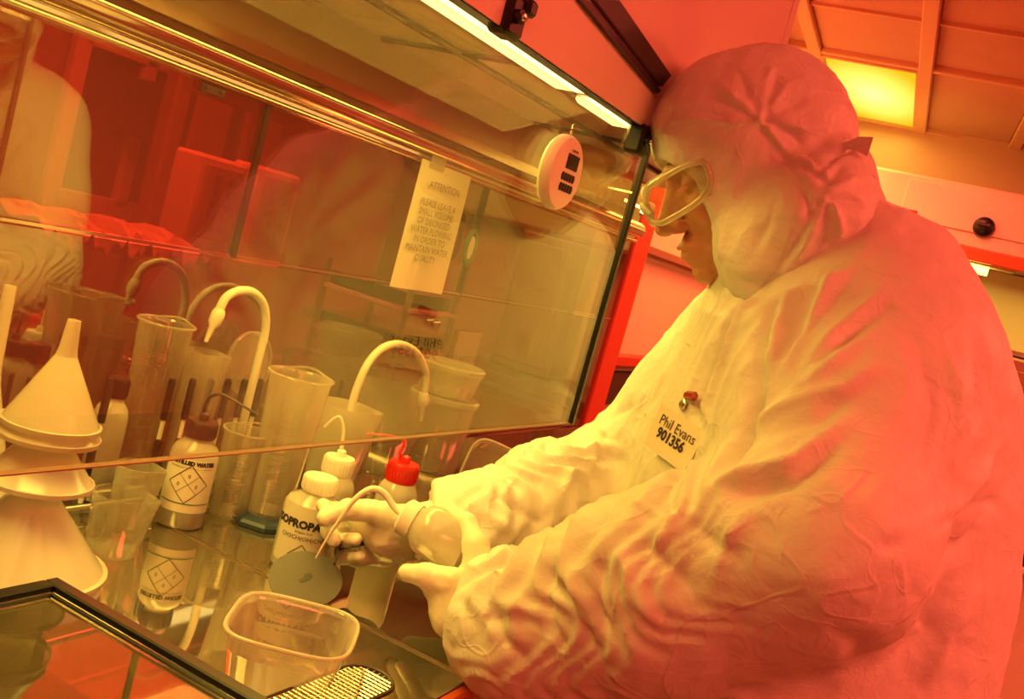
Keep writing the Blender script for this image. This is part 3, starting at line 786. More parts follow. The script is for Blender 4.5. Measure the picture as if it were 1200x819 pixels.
# ================================================================== digital timer hung on the sash
pc = P(657, 202, X=-.438); tm = thing('digital_timer', 'round white digital timer stuck on the outside of the glass sash', 'timer', pc-[0, 0, .036])
R = .0375
mk('case', MB().lathe([(0, -.008), (R*.9, -.008), (R, -.004), (R, .002), (R*.93, .0065), (R*.7, .0085), (0, .009)], pc, 48, (1, 0, 0)), M['white'], tm)
fx = pc+[.0092, 0, 0]; ey_, ez_ = np.array([0, 1., 0]), Z
mk('screen', MB().box(fx+[0, .002, .012], (.0015, .026, .015), bev=.0005), M['dark'], tm, smooth=False)
for r_ in range(2):
    for k in range(5): mk('button', MB().lathe([(0, 0), (.0027, 0), (.0025, .0012), (0, .0015)], fx+[-.0004, -.0125+k*.0062+r_*.001, -.0035-r_*.0105], 12, (1, 0, 0), sy=1.6), M['dark'], tm)
mk('timer_lettering', flat_marks([('l', [(-.006, .023), (.008, .023)], .0022)], fx, ey_, ez_, (1, 0, 0), .0004), M['inkg'], tm, smooth=False)
mk('hook', MB().tube([pc+[0, 0, R-.001], pc+[.002, -.004, R+.006], pc+[0, 0, R+.010], pc+[-.002, .004, R+.006], pc+[0, 0, R-.001]], .0011, smooth=4), M['chrome'], tm)
# ================================================================== notice on the back glass
XN = XB+.018
q = [P(*k, X=XN) for k in ((497, 186), (549, 207), (519, 347), (455, 335))]
yl, yr = (q[0][1]+q[3][1])/2, (q[1][1]+q[2][1])/2; zt_, zb_ = q[0][2], q[3][2]
pap = MB(); N_ = 12; v = []; f = []
for i in range(N_+1):
    for j in range(N_+1):
        y = yl+(yr-yl)*i/N_; z = zb_+(zt_-zb_)*j/N_; v.append((XN+.004*math.sin(i*.6)*(1-j/N_), y, z))
for i in range(N_):
    for j in range(N_): a = i*(N_+1)+j; f.append((a, a+N_+1, a+N_+2, a+1))
n1_ = len(v); v += [(x-.0006, y, z) for x, y, z in v]; f += [tuple(k+n1_ for k in t[::-1]) for t in f]
pap.add(v, f); notice = mk('notice', pap, M['paper']); tag(notice, 'white paper notice in capitals hanging on the back glass of the bench', 'notice')
pw = yr-yl; ctr = (XN+.0045, (yl+yr)/2, (zt_+zb_)/2); hgt = zt_-zb_
T_ = ['PLEASE LEAVE A', 'SMALL VOLUME', 'OF DEIONISED', 'WATER FLOWING', 'IN ORDER TO', 'MAINTAIN WATER', 'QUALITY']
mk('notice_heading', flat_marks([('t', 'ATTENTION', .0, hgt*.33, pw*.11, 0)], ctr, (0, 1, 0), Z, (1, 0, 0), .0012), M['inkg'], notice, smooth=False)
items = [('t', s, -pw*.04, hgt*(.19-.072*i), pw*.098, 0) for i, s in enumerate(T_)]
mk('notice_lettering', flat_marks(items, ctr, (0, 1, 0), Z, (1, 0, 0), .0012), M['inkg'], notice, smooth=False)
mk('sticky_tape', MB().box((XN+.002, (yl+yr)/2-.04, zt_+.004), (.002, .05, .03)), M['haze'], notice, smooth=False)
c = P(551, 290, X=XN); ht = thing('hanging_tag', 'green ringed oval tag hanging beside the paper notice', 'tag', c-[0, 0, .03])
ring = [c+[0, .017*math.cos(t*math.pi/12), .034*math.sin(t*math.pi/12)] for t in range(25)]
mk('ring', MB().tube(ring, .005, cap=False), M['seal'], ht); mk('oval_plate', MB().lathe([(0, 0), (.012, 0), (.012, .002), (0, .002)], c, 24, (1, 0, 0), sy=2), M['paper'], ht)
mk('label_slot', MB().box(c+[0, .004, .055], (.004, .022, .016)), M['dark'], ht, smooth=False)
c = P(545, 415, X=XB+.004); pl = mk('door_label', MB().box(c, (.002, .10, .10)), M['haze'], smooth=False); tag(pl, 'clear sticker with black writing low on the back glass', 'sticker')
mk('label_lettering', flat_marks([('t', 'LEFT-HAND SIDE', 0, .0, .020, 0), ('t', 'ACID ONLY', 0, -.026, .022, .0004)], c+[.0012, 0, -.01], (0, 1, 0), Z, (1, 0, 0), .0006), M['ink'], pl, smooth=False)
# ================================================================== drying racks with upright pegs
def rack(label, X, ys, ztop, n=0):
    t = thing('drying_rack', label, 'rack', (X, (ys[0]+ys[-1])/2, ZT))
    for dx in (-.016, .016): mk('rail', MB().tube([(X+dx, ys[0]-.03, ZT+.028), (X+dx, ys[-1]+.03, ZT+.028)], .003), M['steel2'], t)
    for y in (ys[0]-.02, ys[-1]+.02): mk('foot', MB().box((X, y, ZT+.014), (.045, .008, .028), bev=.002), M['white'], t)
    for y in ys:
        p_ = mk('peg', MB().tube([(X, y, ZT+.026), (X, y, ztop-.04)], .0030), M['white'], t)
        mk('peg_sleeve', MB().lathe([(0, 0), (.0048, .001), (.0048, .052), (.0034, .056), (0, .057)], (X, y, ztop-.057), 12), M['black'], p_)
    return t
ys1 = [P(x, 443, X=-.915)[1] for x in (37, 130, 203, 227, 248, 269, 288, 307, 326)] + [P(403, 442, X=-.915)[1]]
ys2 = [P(x, y, X=-.88)[1] for x, y in ((60, 522), (110, 520), (186, 516), (210, 514), (282, 508), (306, 506))]
rack('long rack of black tipped pegs against the back glass', -.915, ys1, P(250, 443, X=-.915)[2])
rack('shorter rack of black tipped pegs in front of the long rack', -.88, ys2, 1.148)
# ================================================================== bottles
def wbottle(px, y, top, w, label, capm, nozzle=None, nozm=None, nr=.0022, X=None, group=None, body='milk', capw=.62, caph=.16, name='wash_bottle', straw=True):
    b = P(px, y, Z=ZT) if X is None else np.array([X, P(px, y, X=X)[1], ZT]); b[2] = ZT + .0012
    zt = zup(b, top); r = mr(b, w)/2; h = zt-b[2]; rc = r*capw; hc = h*caph
    t = thing(name, label, 'bottle', b, group)
    pr = [(0, 0), (r*.90, 0), (r, .004), (r, h*.66), (r*.97, h*.70), (r*.86, h*.755), (rc*.98, h*.80), (rc*.90, h*.82), (rc*.90, h-hc)]
    mk('bottle_body', MB().lathe(pr, b, 40), M[body], t)
    if body == 'milk': mk('liquid', MB().lathe([(0, .002), (r*.88, .002), (r*.95, .006), (r*.95, h*.45), (0, h*.45)], b, 32), M['liquid'], t)
    cp = MB(); n = 36; prof = [(rc*1.02, h-hc), (rc*1.05, h-hc*.9), (rc*1.05, h-hc*.12), (rc*.97, h), (0, h)]
    cp.lathe([(0, h-hc)]+prof, b, 48)
    for i in range(0, 30):
        a = 2*math.pi*i/30; cp.box(b+[rc*1.055*math.cos(a), rc*1.055*math.sin(a), h-hc*.5], (.0012, .0014, hc*.7), [[math.cos(a), math.sin(a), 0], [-math.sin(a), math.cos(a), 0], [0, 0, 1]])
    mk('cap', cp, capm, t)
    if nozzle:
        top_ = b + Z*h; pts = [top_-Z*.004]; d0 = (top_-EYE)@cF
        side = nrm([cR[0], cR[1], 0])
        for (nx, ny) in nozzle:       # the spout bends in the upright plane facing across the bench
            dd = ray(nx, ny); nn = nrm([cF[0], cF[1], 0]); k = ((top_-EYE)@nn)/(dd@nn); pts.append(EYE + dd*k)
        m_ = len(pts); mk('spout', MB().tube(pts, [nr*1.35]+[nr*(1.2-.5*i/(m_-1)) for i in range(1, m_)], smooth=5), nozm or capm, t)
        mk('collar', MB().lathe([(rc*.34, h-.001), (rc*.30, h+.008), (nr*1.3, h+.010)], b, 20), capm, t)
    if straw: mk('dip_tube', MB().tube([b+Z*.006+[.004, 0, 0], b+Z*(h-hc)], .0016, n=8), M['white'], t)
    return t, b, r, h
def blabel(t, b, r, h, items, mat_='ink', ang=None, bg=None, z=.4):
    d = nrm([EYE[0]-b[0], EYE[1]-b[1], 0]);
    if ang: d = np.array([d[0]*math.cos(ang)-d[1]*math.sin(ang), d[0]*math.sin(ang)+d[1]*math.cos(ang), 0])
    ex = np.cross(Z, d)*1.0; org = b + Z*h*z + d*r
    if bg:
        mb = MB(); v = []; f = []; n = 16
        for i in range(n+1):
            a = (-.5+i/n)*bg[0]/r
            for zz in (-bg[1]/2, bg[1]/2): v.append(org + ex*math.sin(a)*(r+.0004) + d*(math.cos(a)*(r+.0004)-r) + Z*zz)
        for i in range(n): f.append((2*i, 2*i+2, 2*i+3, 2*i+1))
        mb.add(v, f); mk('paper_label', mb, M['paper'], t)
    for mt, its in (('ink', items), ('green', [i for i in items if i[0] == 'g'])):
        its = [i for i in its if i[0] != 'g'] if mt == 'ink' else [('l',)+i[1:] for i in its]
        if its: mk('lettering', flat_marks(its, org, ex, Z, d, .0009, curve=r), M[mt], t, smooth=False)
def diamond(s, cx=0, cy=0, w=.0009, cross=True):
    L = [('l', [(cx, cy+s), (cx+s, cy), (cx, cy-s), (cx-s, cy), (cx, cy+s)], w)]
    if cross: L += [('l', [(cx-s/2, cy+s/2), (cx+s/2, cy-s/2)], w*.6), ('l', [(cx-s/2, cy-s/2), (cx+s/2, cy+s/2)], w*.6)]
    return L
# distilled water bottle
t, b, r, h = wbottle(209, 613, 492, 56, 'tall wash bottle of distilled water with brown cap and black bent spout', M['brown'], [(240, 478), (246, 466), (258, 462), (272, 468), (302, 486)], M['black'], X=None)
s = r*.80
blabel(t, b, r, h, [('t', 'DISTILLED WATER', 0, h*.215, r*.225, .0005)] + diamond(s, 0, h*.02) + [('t', '0', 0, h*.02+s*.42, s*.28, 0), ('t', '0', -s*.48, h*.02-s*.06, s*.28, 0), ('t', '0', s*.42, h*.02-s*.1, s*.28, 0),
    ('g', [(-r*1.1, -h*.165), (r*1.1, -h*.165)], .0012), ('l', [(-r*.9, h*.17), (r*.9, h*.17)], .0004), ('l', [(-r*.9, h*.165-.0004), (-r*.3, h*.165-.0004)], .0003)], bg=(r*2.4, h*.50), z=.42)
# isopropanol bottle
t, b, r, h = wbottle(350, 664, 558, 70, 'white isopropanol wash bottle with a flame hazard diamond behind the wafer', M['white'], None, capw=.55)
blabel(t, b, r, h, [('t', 'ISOPROPANOL', r*.05, h*.12, r*.36, .0007), ('t', 'propan-2-ol', 0, h*.045, r*.12, 0), ('t', 'CH3CH(OH)CH3', 0, -h*.02, r*.2, 0)] + diamond(r*.40, r*.05, -h*.21, cross=False) + diamond(r*.33, r*.05+r*.62, -h*.38, cross=False)
    + [('p', [(r*.05+a*r*.1, -h*.21+q_*r*.13) for a, q_ in ((-.9, -1), (-1.2, -.1), (-.6, .6), (-.3, .1), (.1, 1.5), (.7, .5), (1.1, -.2), (.8, -1))]), ('l', [(-r*.18, -h*.21-r*.17), (r*.28, -h*.21-r*.17)], .001), ('t', '+', r*.67, -h*.38, r*.4, .0005)], bg=(r*2.0, h*.62), z=.42, ang=-.12)
# red cap bottle
wbottle(446, 650, 542, 48, 'small wash bottle with a bright red cap and long red bent spout', M['red'], [(468, 534), (474, 520), (470, 514), (452, 510), (430, 508)], M['red'], .0020, capw=.74, caph=.2)
# plain bottle with beak spout
wbottle(373, 636, 535, 50, 'plain white wash bottle with curved spout behind the isopropanol bottle', M['white'], [(402, 512), (402, 498), (396, 488), (380, 500)], M['white'], .0022, capw=.7, caph=.2)
# black capped bottle at the back left
t, b, r, h = wbottle(122, 520, 442, 40, 'milky bottle with a flat black cap at the back of the bench', M['black'], None, X=-.945, name='storage_bottle')
# three bottles set beyond the back glass in place of mirror images
XR = -1.30
t, b, r, h = wbottle(14, 470, 400, 40, 'leftmost bottle beyond the glass, white cap and white bent spout', M['white'], [(22, 390), (27, 378), (20, 370), (6, 368)], M['white'], .003, X=XR, capw=.8)
t, b, r, h = wbottle(112, 470, 393, 36, 'bottle beyond the glass with dark red cap and upright brown spout', M['redd'], [(122, 385), (124, 374)], M['brown'], .002, X=XR, capw=.85)
t, b, r, h = wbottle(66, 470, 402, 32, 'white capped bottle without spout, second from the left beyond the glass', M['white'], None, X=XR, capw=.8)
# ================================================================== funnels
def funnel(c, R, h, m, label, spout=True, group=None, sp=.35):
    """mouth down, spout up"""
    t = thing('funnel', label, 'funnel', c, group); hs_ = h*sp
    o = [(R*1.04, 0), (R*1.04, .003), (R*.985, .004), (R*.16+.003, h-hs_), (.0065, h-hs_*.75), (.0048, h)]
    i_ = [(.0034, h), (.005, h-hs_*.75), (R*.15, h-hs_-.002), (R*.95, .003), (R*.97, 0), (R*1.04, 0)]
    k = MB(); k.cap0 = k.cap1 = False; mk('cone', k.lathe([q for q in o if q[0] > R*.15], c, 56), M[m], t)
    k = MB(); k.cap0 = k.cap1 = False; mk('spout', k.lathe([(R*.16+.003, h-hs_), (.0085, h-hs_*.80), (.0062, h), (.0045, h), (.0066, h-hs_*.8)], c, 24), M[m], t)
    k = MB(); k.cap0 = k.cap1 = False; mk('rim', k.lathe([(R*1.00, -.001), (R*1.045, -.001), (R*1.045, .0035), (R*1.0, .0035), (R*1.0, -.001)], c, 56), M[m], t)
    return t
fb = np.array([-.775, .662, ZT])
zs = {k: zup(fb, k) for k in (690, 664, 563, 511, 497, 375)}
GF = 'stack of upturned funnels'
funnel([fb[0], fb[1], max(ZT+.001, zs[690])], mr(fb, 92), .115, 'funnelm', 'bottom funnel of the tall stack of upturned white funnels', group=GF, sp=.3)
funnel([fb[0], fb[1], zs[664]], mr(fb, 94), .118, 'funnelm', 'wide funnel second from the bottom of the tall stack', group=GF, sp=.3)
funnel([fb[0], fb[1], zs[563]], mr(fb, 59), .080, 'funnelm', 'middle funnel of the tall stack of upturned white funnels', group=GF, sp=.3)
funnel([fb[0], fb[1], zs[511]], mr(fb, 55), .09, 'funnelm', 'funnel just under the topmost one of the tall stack', group=GF, sp=.3)
funnel([fb[0], fb[1], zs[497]], mr(fb, 53), zs[375]-zs[497], 'funnelm', 'topmost glossy white funnel of the tall stack at the left', group=GF, sp=.34)
f2 = np.array([-.90, P(6, 420, X=-.90)[1]-.012, ZT+.003]); funnel(f2, mr(f2, 60), zup(f2, 338)-ZT, 'funnelm', 'single tall upturned funnel at the left edge behind the stack', sp=.4)
# ================================================================== measuring cylinders, beakers, jars
def hollow(r, h, th=.0018, flare=1.0, power=2, foot=0):
    return [(0, 0), (r*.97, 0), (r, .003), (r*flare, h), (r*flare-th, h), (r-th, .004), (0, .004)]
def cyl(px, y, X, top, wtop, wbot, label, m='haze', base=True, lip=True, basew=1.6, tm_='blue'):
    b = np.array([X, P(px, y, X=X)[1], ZT+.001]) if X is not None else P(px, y, Z=ZT)+Z*.001
    zt = zup(b, top); h = zt-b[2]; rt, rb = mr(b, wtop)/2, mr(b, wbot)/2; t = thing('measuring_cylinder', label, 'measuring cylinder', b)
    z0 = .012 if base else 0
    if base: mk('foot', MB().lathe([(0, 0), (rb*basew, 0), (rb*basew, .005), (rb*basew*.93, .009), (rb*1.1, .013), (0, .013)], b, 8, rot=.3), M[tm_], t, smooth=False)
    k = MB(); k.cap0 = False; k.cap1 = False
    k.lathe([(0, z0), (rb*.95, z0), (rb, z0+.004), (rt, h-.004), (rt*1.06, h), (rt*1.02, h), (rt-.0018, h-.006), (rb-.0018, z0+.006), (0, z0+.006)], b, 44); 
    mk('glass_wall', k, M[m], t); 
    rg = MB(); rg.cap0 = rg.cap1 = False; ring = [b+[rt*1.05*math.cos(a*math.pi/20), rt*1.05*math.sin(a*math.pi/20), h] for a in range(41)]
    if lip:   # pouring lip
        for a in range(41):
            w = math.exp(-((((a-13) % 40)-0)/2.6)**2) + math.exp(-((((a-13) % 40)-40)/2.6)**2); ring[a] = ring[a] + np.array([math.cos(a*math.pi/20), math.sin(a*math.pi/20), .25])*rt*.32*w
    mk('rim', rg.tube(ring, .0016, n=8, cap=False), M['haze'], t)
    gr = [('l', [(-rt*.30, h*k_), (rt*(.1 if i_ % 5 else .35), h*k_)], .0006) for i_, k_ in enumerate(np.linspace(.2, .85, 16))]
    d = nrm([EYE[0]-b[0], EYE[1]-b[1], 0]); mk('graduations', flat_marks(gr, b+d*(rb+(rt-rb)*.5), np.cross(Z, d), Z, d, .0012, curve=rt), M['inkg'], t, smooth=False)
    return t, b
cyl(160, 528, -.955, 378, 62, 44, 'tall clear measuring cylinder with a dark blue foot left of the water bottle', 'clear')
cyl(310, 612, None, 440, 72, 50, 'large hazy measuring cylinder with a dark blue foot right of the water bottle', 'haze')
cyl(268, 603, None, 505, 56, 48, 'short hazy cylinder without a foot just right of the water bottle', 'haze', base=False)
def beaker(px, y, X, top, w, label, m='haze', flare=1.12, kind='beaker', cat='beaker', spout=True, handle=False, z0=0):
    b = np.array([X, P(px, y, X=X)[1], ZT+.001+z0]); h = zup(b, top)-b[2]; r = mr(b, w)/2; t = thing(kind, label, cat, b)
    k = MB(); k.cap0 = k.cap1 = False; rb = r/flare; n = 44; prof = hollow(rb, h, .0016, flare)
    k.lathe(prof, b, n)
    if spout:
        d = nrm([cR[0], cR[1], 0]); vv = []
        for q_ in k.v:
            q_ = np.array(q_); hh = (q_[2]-b[2])/h; rel = q_-b; a = rel[:2]@d[:2]/(np.linalg.norm(rel[:2])+1e-9)
            w_ = max(0, (a-.80)/.20)**1.5*max(0, (hh-.72)/.28); vv.append(tuple(q_ + d*r*.35*w_ + Z*.0))
        k.v = vv
    mk('wall', k, M[m], t)
    if spout is False: mk('rim', MB().tube([b+[r*math.cos(a*math.pi/20), r*math.sin(a*math.pi/20), h] for a in range(41)], .0018, n=8, cap=False), M['milk'], t)
    if handle:
        s_ = -nrm([cR[0], cR[1], 0]); mk('handle', MB().tube([b+s_*r*1.0+Z*h*.85, b+s_*r*1.5+Z*h*.8, b+s_*r*1.5+Z*h*.35, b+s_*r*.95+Z*h*.28], .004, smooth=5), M[m], t)
    return t
beaker(228, 470, -.935, 412, 44, 'hazy spouted beaker beside the tall clear measuring cylinder', 'haze')
beaker(384, 560, -.86, 474, 66, 'milky spouted jug behind the large hazy cylinder', 'milk', 1.2, 'pouring_jug', 'jug')
beaker(268, 480, -.975, 440, 50, 'wide clear beaker standing among the rack pegs', 'clear', 1.05)
beaker(130, 640, -.80, 578, 66, 'low clear beaker between the funnels and the water bottle', 'clear', 1.1)
beaker(150, 600, -.86, 545, 50, 'upright hazy cup left of the water bottle near the rack', 'haze', 1.1, 'cup', 'cup')
beaker(448, 500, -.93, 452, 74, 'clear beaker under the right hand swan neck pipe', 'clear', 1.05)
# round lid leaning on the back glass
c = P(290, 425, X=-.990); lid = thing('round_cover', 'round clear lid leaning upright behind the left swan neck pipe', 'cover', c-[0, 0, .05])
mk('disc', MB().lathe([(0, 0), (.046, 0), (.049, .002), (.049, .006), (.046, .007), (.043, .003), (0, .003)], c, 48, (1, 0, .12)), M['haze'], lid)
# lidded round tubs beneath the notice, stacked
def tub_round(c, r, h, label, m='haze', lid=True, group=None, cat='tub'):
    t = thing('round_tub', label, cat, c, group); k = MB(); k.cap0 = k.cap1 = False
    mk('tub_wall', k.lathe([(0, 0), (r*.86, 0), (r*.9, .004), (r, h), (r*1.06, h), (r*1.06, h+.003), (r*.98, h+.003), (r*.88, .005), (0, .005)], c, 48), M[m], t)
    if lid: mk('lid', MB().lathe([(0, h+.004), (r*1.08, h+.004), (r*1.10, h+.010), (r*1.04, h+.013), (r*.9, h+.009), (0, h+.009)], c, 48), M[m], t)
    return t
c = np.array([-.90, P(512, 500, X=-.90)[1], ZT+.001]); tub_round(c, .062, zup(c, 470)-ZT, 'lower round lidded tub of the pair at the back right', group='round tubs at the back')
c2_ = c+[0, 0, zup(c, 470)-ZT+.015]; tub_round(c2_, .058, .045, 'upper round lidded tub resting on the other one', group='round tubs at the back')
c = np.array([-.95, P(395, 420, X=-.95)[1]+.08, ZT+.001]); tub_round(c, .05, .09, 'open hazy tub near the back glass left of the notice', lid=False)
# square clear tub lying on its side
c = P(574, 556, X=-.80); sq = thing('square_tub', 'square clear tub tipped on its side beyond the red capped bottle', 'tub', c-[0, 0, .05])
ax = nrm([.62, -.72, .25]); k = MB(); k.cap0 = k.cap1 = False
ex_ = nrm(np.cross(ax, Z)); 
k.lathe([(0, -.045), (.042, -.045), (.047, -.040), (.056, .012), (.060, .014), (.060, .018), (.054, .018), (.045, -.038), (0, -.041)], c, 56, ax, power=4, rot=math.pi*.5)
mk('tub_wall', k, M['haze'], sq)
a1_ = np.array([1, 0, 0]) - ax*ax[0]; a1_ /= np.linalg.norm(a1_); a2_ = np.cross(ax, a1_); ring = []
for a in range(49):
    th = 2*math.pi*a/48; ct, st = math.cos(th), math.sin(th); kk = (abs(ct)**4+abs(st)**4)**-.25*.059; ring.append(c + ax*.017 + a2_*kk*ct - a1_*kk*st)
mk('rim', MB().tube(ring, .0022, n=8, cap=False), M['milk'], sq)
co = MB(); co.tube([P(612, 530, X=-.86), P(632, 520, X=-.86), P(637, 545, X=-.88), P(618, 585, X=-.9)], .004, smooth=6); cb = mk('black_hose', co, M['black']); tag(cb, 'short black hose curling behind the square clear tub', 'hose')
# ================================================================== swan neck pipes
def swan(label, X, pts, r, tip):
    q_ = [P(x, y, X=X) for x, y in pts]; b = np.array([q_[0][0], q_[0][1], ZT]); t = thing('swan_neck_pipe', label, 'pipe', b)
    mk('pipe', MB().tube([b+Z*.01]+q_, r, n=14, smooth=8), M['white'], t)
    e = q_[-1]; d = nrm(q_[-1]-q_[-2]); mk('nozzle', MB().lathe([(0, -.012), (r*1.15, -.012), (r*1.5, -.006), (r*1.45, .008), (r*.8, .014), (r*.45, tip), (0, tip)], e, 20, d), M['white'], t)
    mk('base_flange', MB().lathe([(0, 0), (.016, 0), (.016, .006), (.009, .010), (.008, .03), (0, .03)], b, 24), M['white'], t)
swan('left white swan neck pipe arching over the rack pegs', -.94, [(291, 470), (303, 420), (311, 385), (309, 358), (297, 343), (280, 341), (264, 350), (254, 372)], .0062, .036)
swan('right white swan neck pipe arching in front of the round tubs', -.84, [(408, 490), (420, 450), (434, 422), (452, 406), (472, 404), (490, 416), (499, 440), (496, 468)], .0062, .040)
# ================================================================== items at the front of the worktop
# square tub under the wafer
c = np.array([-.492, .728, ZT+.001]); sqt = thing('square_tub', 'open square plastic tub at the front of the bench under the wafer', 'tub', c)
k = MB(); k.cap0 = k.cap1 = False; A_ = .052; rt_ = .5
k.lathe([(0, 0), (A_*.80, 0), (A_*.86, .004), (A_*.97, .040), (A_*1.0, .042), (A_*1.0, .056), (A_*1.10, .0575), (A_*1.10, .0605), (A_*1.04, .0605), (A_*.95, .054), (A_*.94, .041), (A_*.82, .005), (0, .004)], c, 72, power=4, rot=rt_)
mk('tub_wall', k, M['haze'], sqt)
ring = []
for a in range(73):
    th = 2*math.pi*a/72; ct, st = math.cos(th), math.sin(th); kk = (abs(ct)**4+abs(st)**4)**-.25*A_*1.09; x_, y_ = kk*ct, kk*st
    ring.append(c+[x_*math.cos(rt_)-y_*math.sin(rt_), x_*math.sin(rt_)+y_*math.cos(rt_), .060])
e1_ = None
mk('rim', MB().tube(ring, .0018, n=8, cap=False), M['milk'], sqt)
# wafer and tweezers
wc = P(358, 678, Y=.89); up_ = nrm(nrm(EYE-wc)*.55 + Z*.75 + np.array([-.05, 0, 0])); rw = mr(wc, 86)/2
wf = thing('wafer', 'round grey disc held by tweezers over the square tub', 'wafer', wc)
mk('disc', MB().lathe([(0, -.0004), (rw, -.0004), (rw, .0004), (0, .0004)], wc, 72, up_), M['wafer'], wf, smooth=False)
k = P(362, 677, Y=.89)+up_*.0006; ew = nrm(P(366, 668, Y=.89)-P(358, 690, Y=.895)); ew = nrm(ew-up_*(ew@up_)); fw = np.cross(up_, ew)
kc = wc + up_*.0007; mk('painted_reflection', MB().add([kc+ew*a+fw*b_+up_*z_ for z_ in (0, .0003) for a, b_ in ((.008, -.003), (.009, .002), (.004, .005), (-.002, .002), (-.007, .003), (-.008, -.001), (-.002, -.003), (.003, -.004))], [tuple(range(8))[::-1], tuple(range(8, 16))]+[(i, (i+1) % 8, (i+1) % 8+8, i+8) for i in range(8)]), M['waferrefl'], wf, smooth=False)  # dark reflection on the disc, painted as a thin patch
edge = P(392, 661, Y=.905); grip = P(398, 640, Y=.945)
tw = thing('tweezers', 'dark steel tweezers in the gloved hand gripping the round disc', 'tweezers', edge)
for o_ in (-.0016, .0016): mk('prong', MB().tube([edge+up_*o_*.5, (edge+grip)/2+up_*o_*2, grip+up_*o_*2.4, P(436, 636, Y=.985)], [.0012, .0018, .0024, .002], smooth=5), M['dark'], tw)
# bottle in the near hand, lying over so that the spout points down at the wafer
b0, b1 = P(545, 646, Y=.950), P(487, 612, Y=.935); ab = nrm(b1-b0); Lb = np.linalg.norm(b1-b0); rb_ = mr(b0, 62)/2
hb_ = thing('wash_bottle', 'squeeze wash bottle tipped over in the gloved hands, white curved spout', 'bottle', (b0+b1)/2-[0, 0, rb_])
mk('bottle_body', MB().lathe([(0, 0), (rb_*.9, 0), (rb_, .004), (rb_, Lb*.72), (rb_*.9, Lb*.86), (rb_*.7, Lb*.95), (rb_*.66, Lb)], b0, 40, ab), M['milk'], hb_)
mk('cap', MB().lathe([(0, Lb), (rb_*.72, Lb), (rb_*.72, Lb+.014), (rb_*.6, Lb+.017), (0, Lb+.017)], b0, 32, ab), M['white'], hb_)
sp = [b0+ab*(Lb+.014)] + [P(*q_, Y=y_) for q_, y_ in (((462, 594), .928), ((449, 577), .92), ((434, 573), .91), ((416, 585), .90), ((399, 608), .895), ((384, 630), .893), ((370, 654), .89))]
mk('spout', MB().tube(sp, [.0042, .004, .0037, .0034, .003, .0022, .0014, .0009], smooth=6), M['white'], hb_)
# perforated strainer
sc_ = thing('strainer_plate', 'perforated steel strainer plate with rounded end beside the square tub', 'strainer', (-.44, .66, ZT+.03))
p0_, p1_ = P(340, 835, Z=1.075), P(428, 797, Z=1.075); ds = nrm(p1_-p0_); ns = np.cross(Z, ds); Ls = np.linalg.norm(p1_-p0_)+.06; Ws = .026; o0 = p0_-ds*.06
outl = [o0-ns*Ws, o0+ds*Ls-ns*Ws] + [o0+ds*(Ls+Ws*math.sin(a))-ns*Ws*math.cos(a) for a in np.linspace(.2, math.pi-.2, 9)] + [o0+ds*Ls+ns*Ws, o0+ns*Ws]
mk('frame', MB().tube(outl+[outl[0]], .0022, n=8, cap=False), M['dark'], sc_)
g = MB()
for i in range(int((Ls+Ws)/.006)):
    x_ = i*.006; hw = Ws if x_ < Ls else math.sqrt(max(0, Ws**2-(x_-Ls)**2)); g.tube([o0+ds*x_-ns*hw, o0+ds*x_+ns*hw], .0011, n=6)
for j in range(-4, 5): g.tube([o0+ns*j*.006, o0+ns*j*.006+ds*(Ls+math.sqrt(max(0, Ws**2-(j*.006)**2)))], .0011, n=6)
mk('perforated_plate', g, M['chrome'], sc_)
for k_ in ((0.02, 0), (Ls, 0)): mk('foot', MB().tube([o0+ds*k_[0], np.array([(o0+ds*k_[0])[0], (o0+ds*k_[0])[1], ZT])], .004), M['dark'], sc_)
# framed glass cover in the bottom left corner
ZC = 1.09; x0, y1 = P(65, 685, Z=ZC)[:2]; X1 = -.400; y0 = y1-.34
cv = thing('framed_glass_cover', 'black edged glass cover at the lower left corner of the bench', 'cover', ((x0+X1)/2, (y0+y1)/2, ZT))
def frame(i0, i1, zc, th, m, nm):
    k = MB(); a, b_ = i0, i1; xa, xb, ya, yb = x0+a, X1-a, y0+a, y1-a; w_ = b_-a
    k.box(((xa+xb)/2, yb-w_/2, zc), (xb-xa, w_, th), bev=.0015).box(((xa+xb)/2, ya+w_/2, zc), (xb-xa, w_, th), bev=.0015).box((xa+w_/2, (ya+yb)/2, zc), (w_, yb-ya-2*w_, th), bev=.0015).box((xb-w_/2, (ya+yb)/2, zc), (w_, yb-ya-2*w_, th), bev=.0015)
    mk(nm, k, m, cv, smooth=False)
frame(0, .0135, ZC+.002, .012, M['black'], 'rubber_seal'); frame(.0138, .0162, ZC-.001, .007, M['chrome'], 'steel_lip'); frame(.0165, .0195, ZC, .007, M['black'], 'inner_seal'); frame(.0198, .0225, ZC-.002, .006, M['chrome'], 'steel_lip')
mk('glass_pane', MB().box(((x0+X1)/2, (y0+y1)/2, ZC-.003), (X1-x0-.044, y1-y0-.044, .004)), M['tray'], cv, smooth=False)
for (a, b_) in ((x0+.012, y0+.012), (x0+.012, y1-.012), (X1-.012, y0+.012), (X1-.012, y1-.012)): mk('foot', MB().lathe([(0, 0), (.005, 0), (.005, ZC-.006-ZT), (0, ZC-.006-ZT)], (a, b_, ZT), 12), M['black'], cv)
# slotted grille seen between the arms
gt = thing('slotted_grille', 'slotted steel grille let into the worktop between the sleeves', 'grille', (-.50, 1.55, ZT))
mk('grille_frame', MB().box((-.52, 1.56, ZT+.002), (.16, .34, .004), bev=.001), M['steel2'], gt, smooth=False)
for k_ in range(9): mk('bar', MB().box((-.52, 1.43+k_*.034, ZT+.009), (.14, .010, .010), bev=.002), M['chrome'], gt, smooth=False)
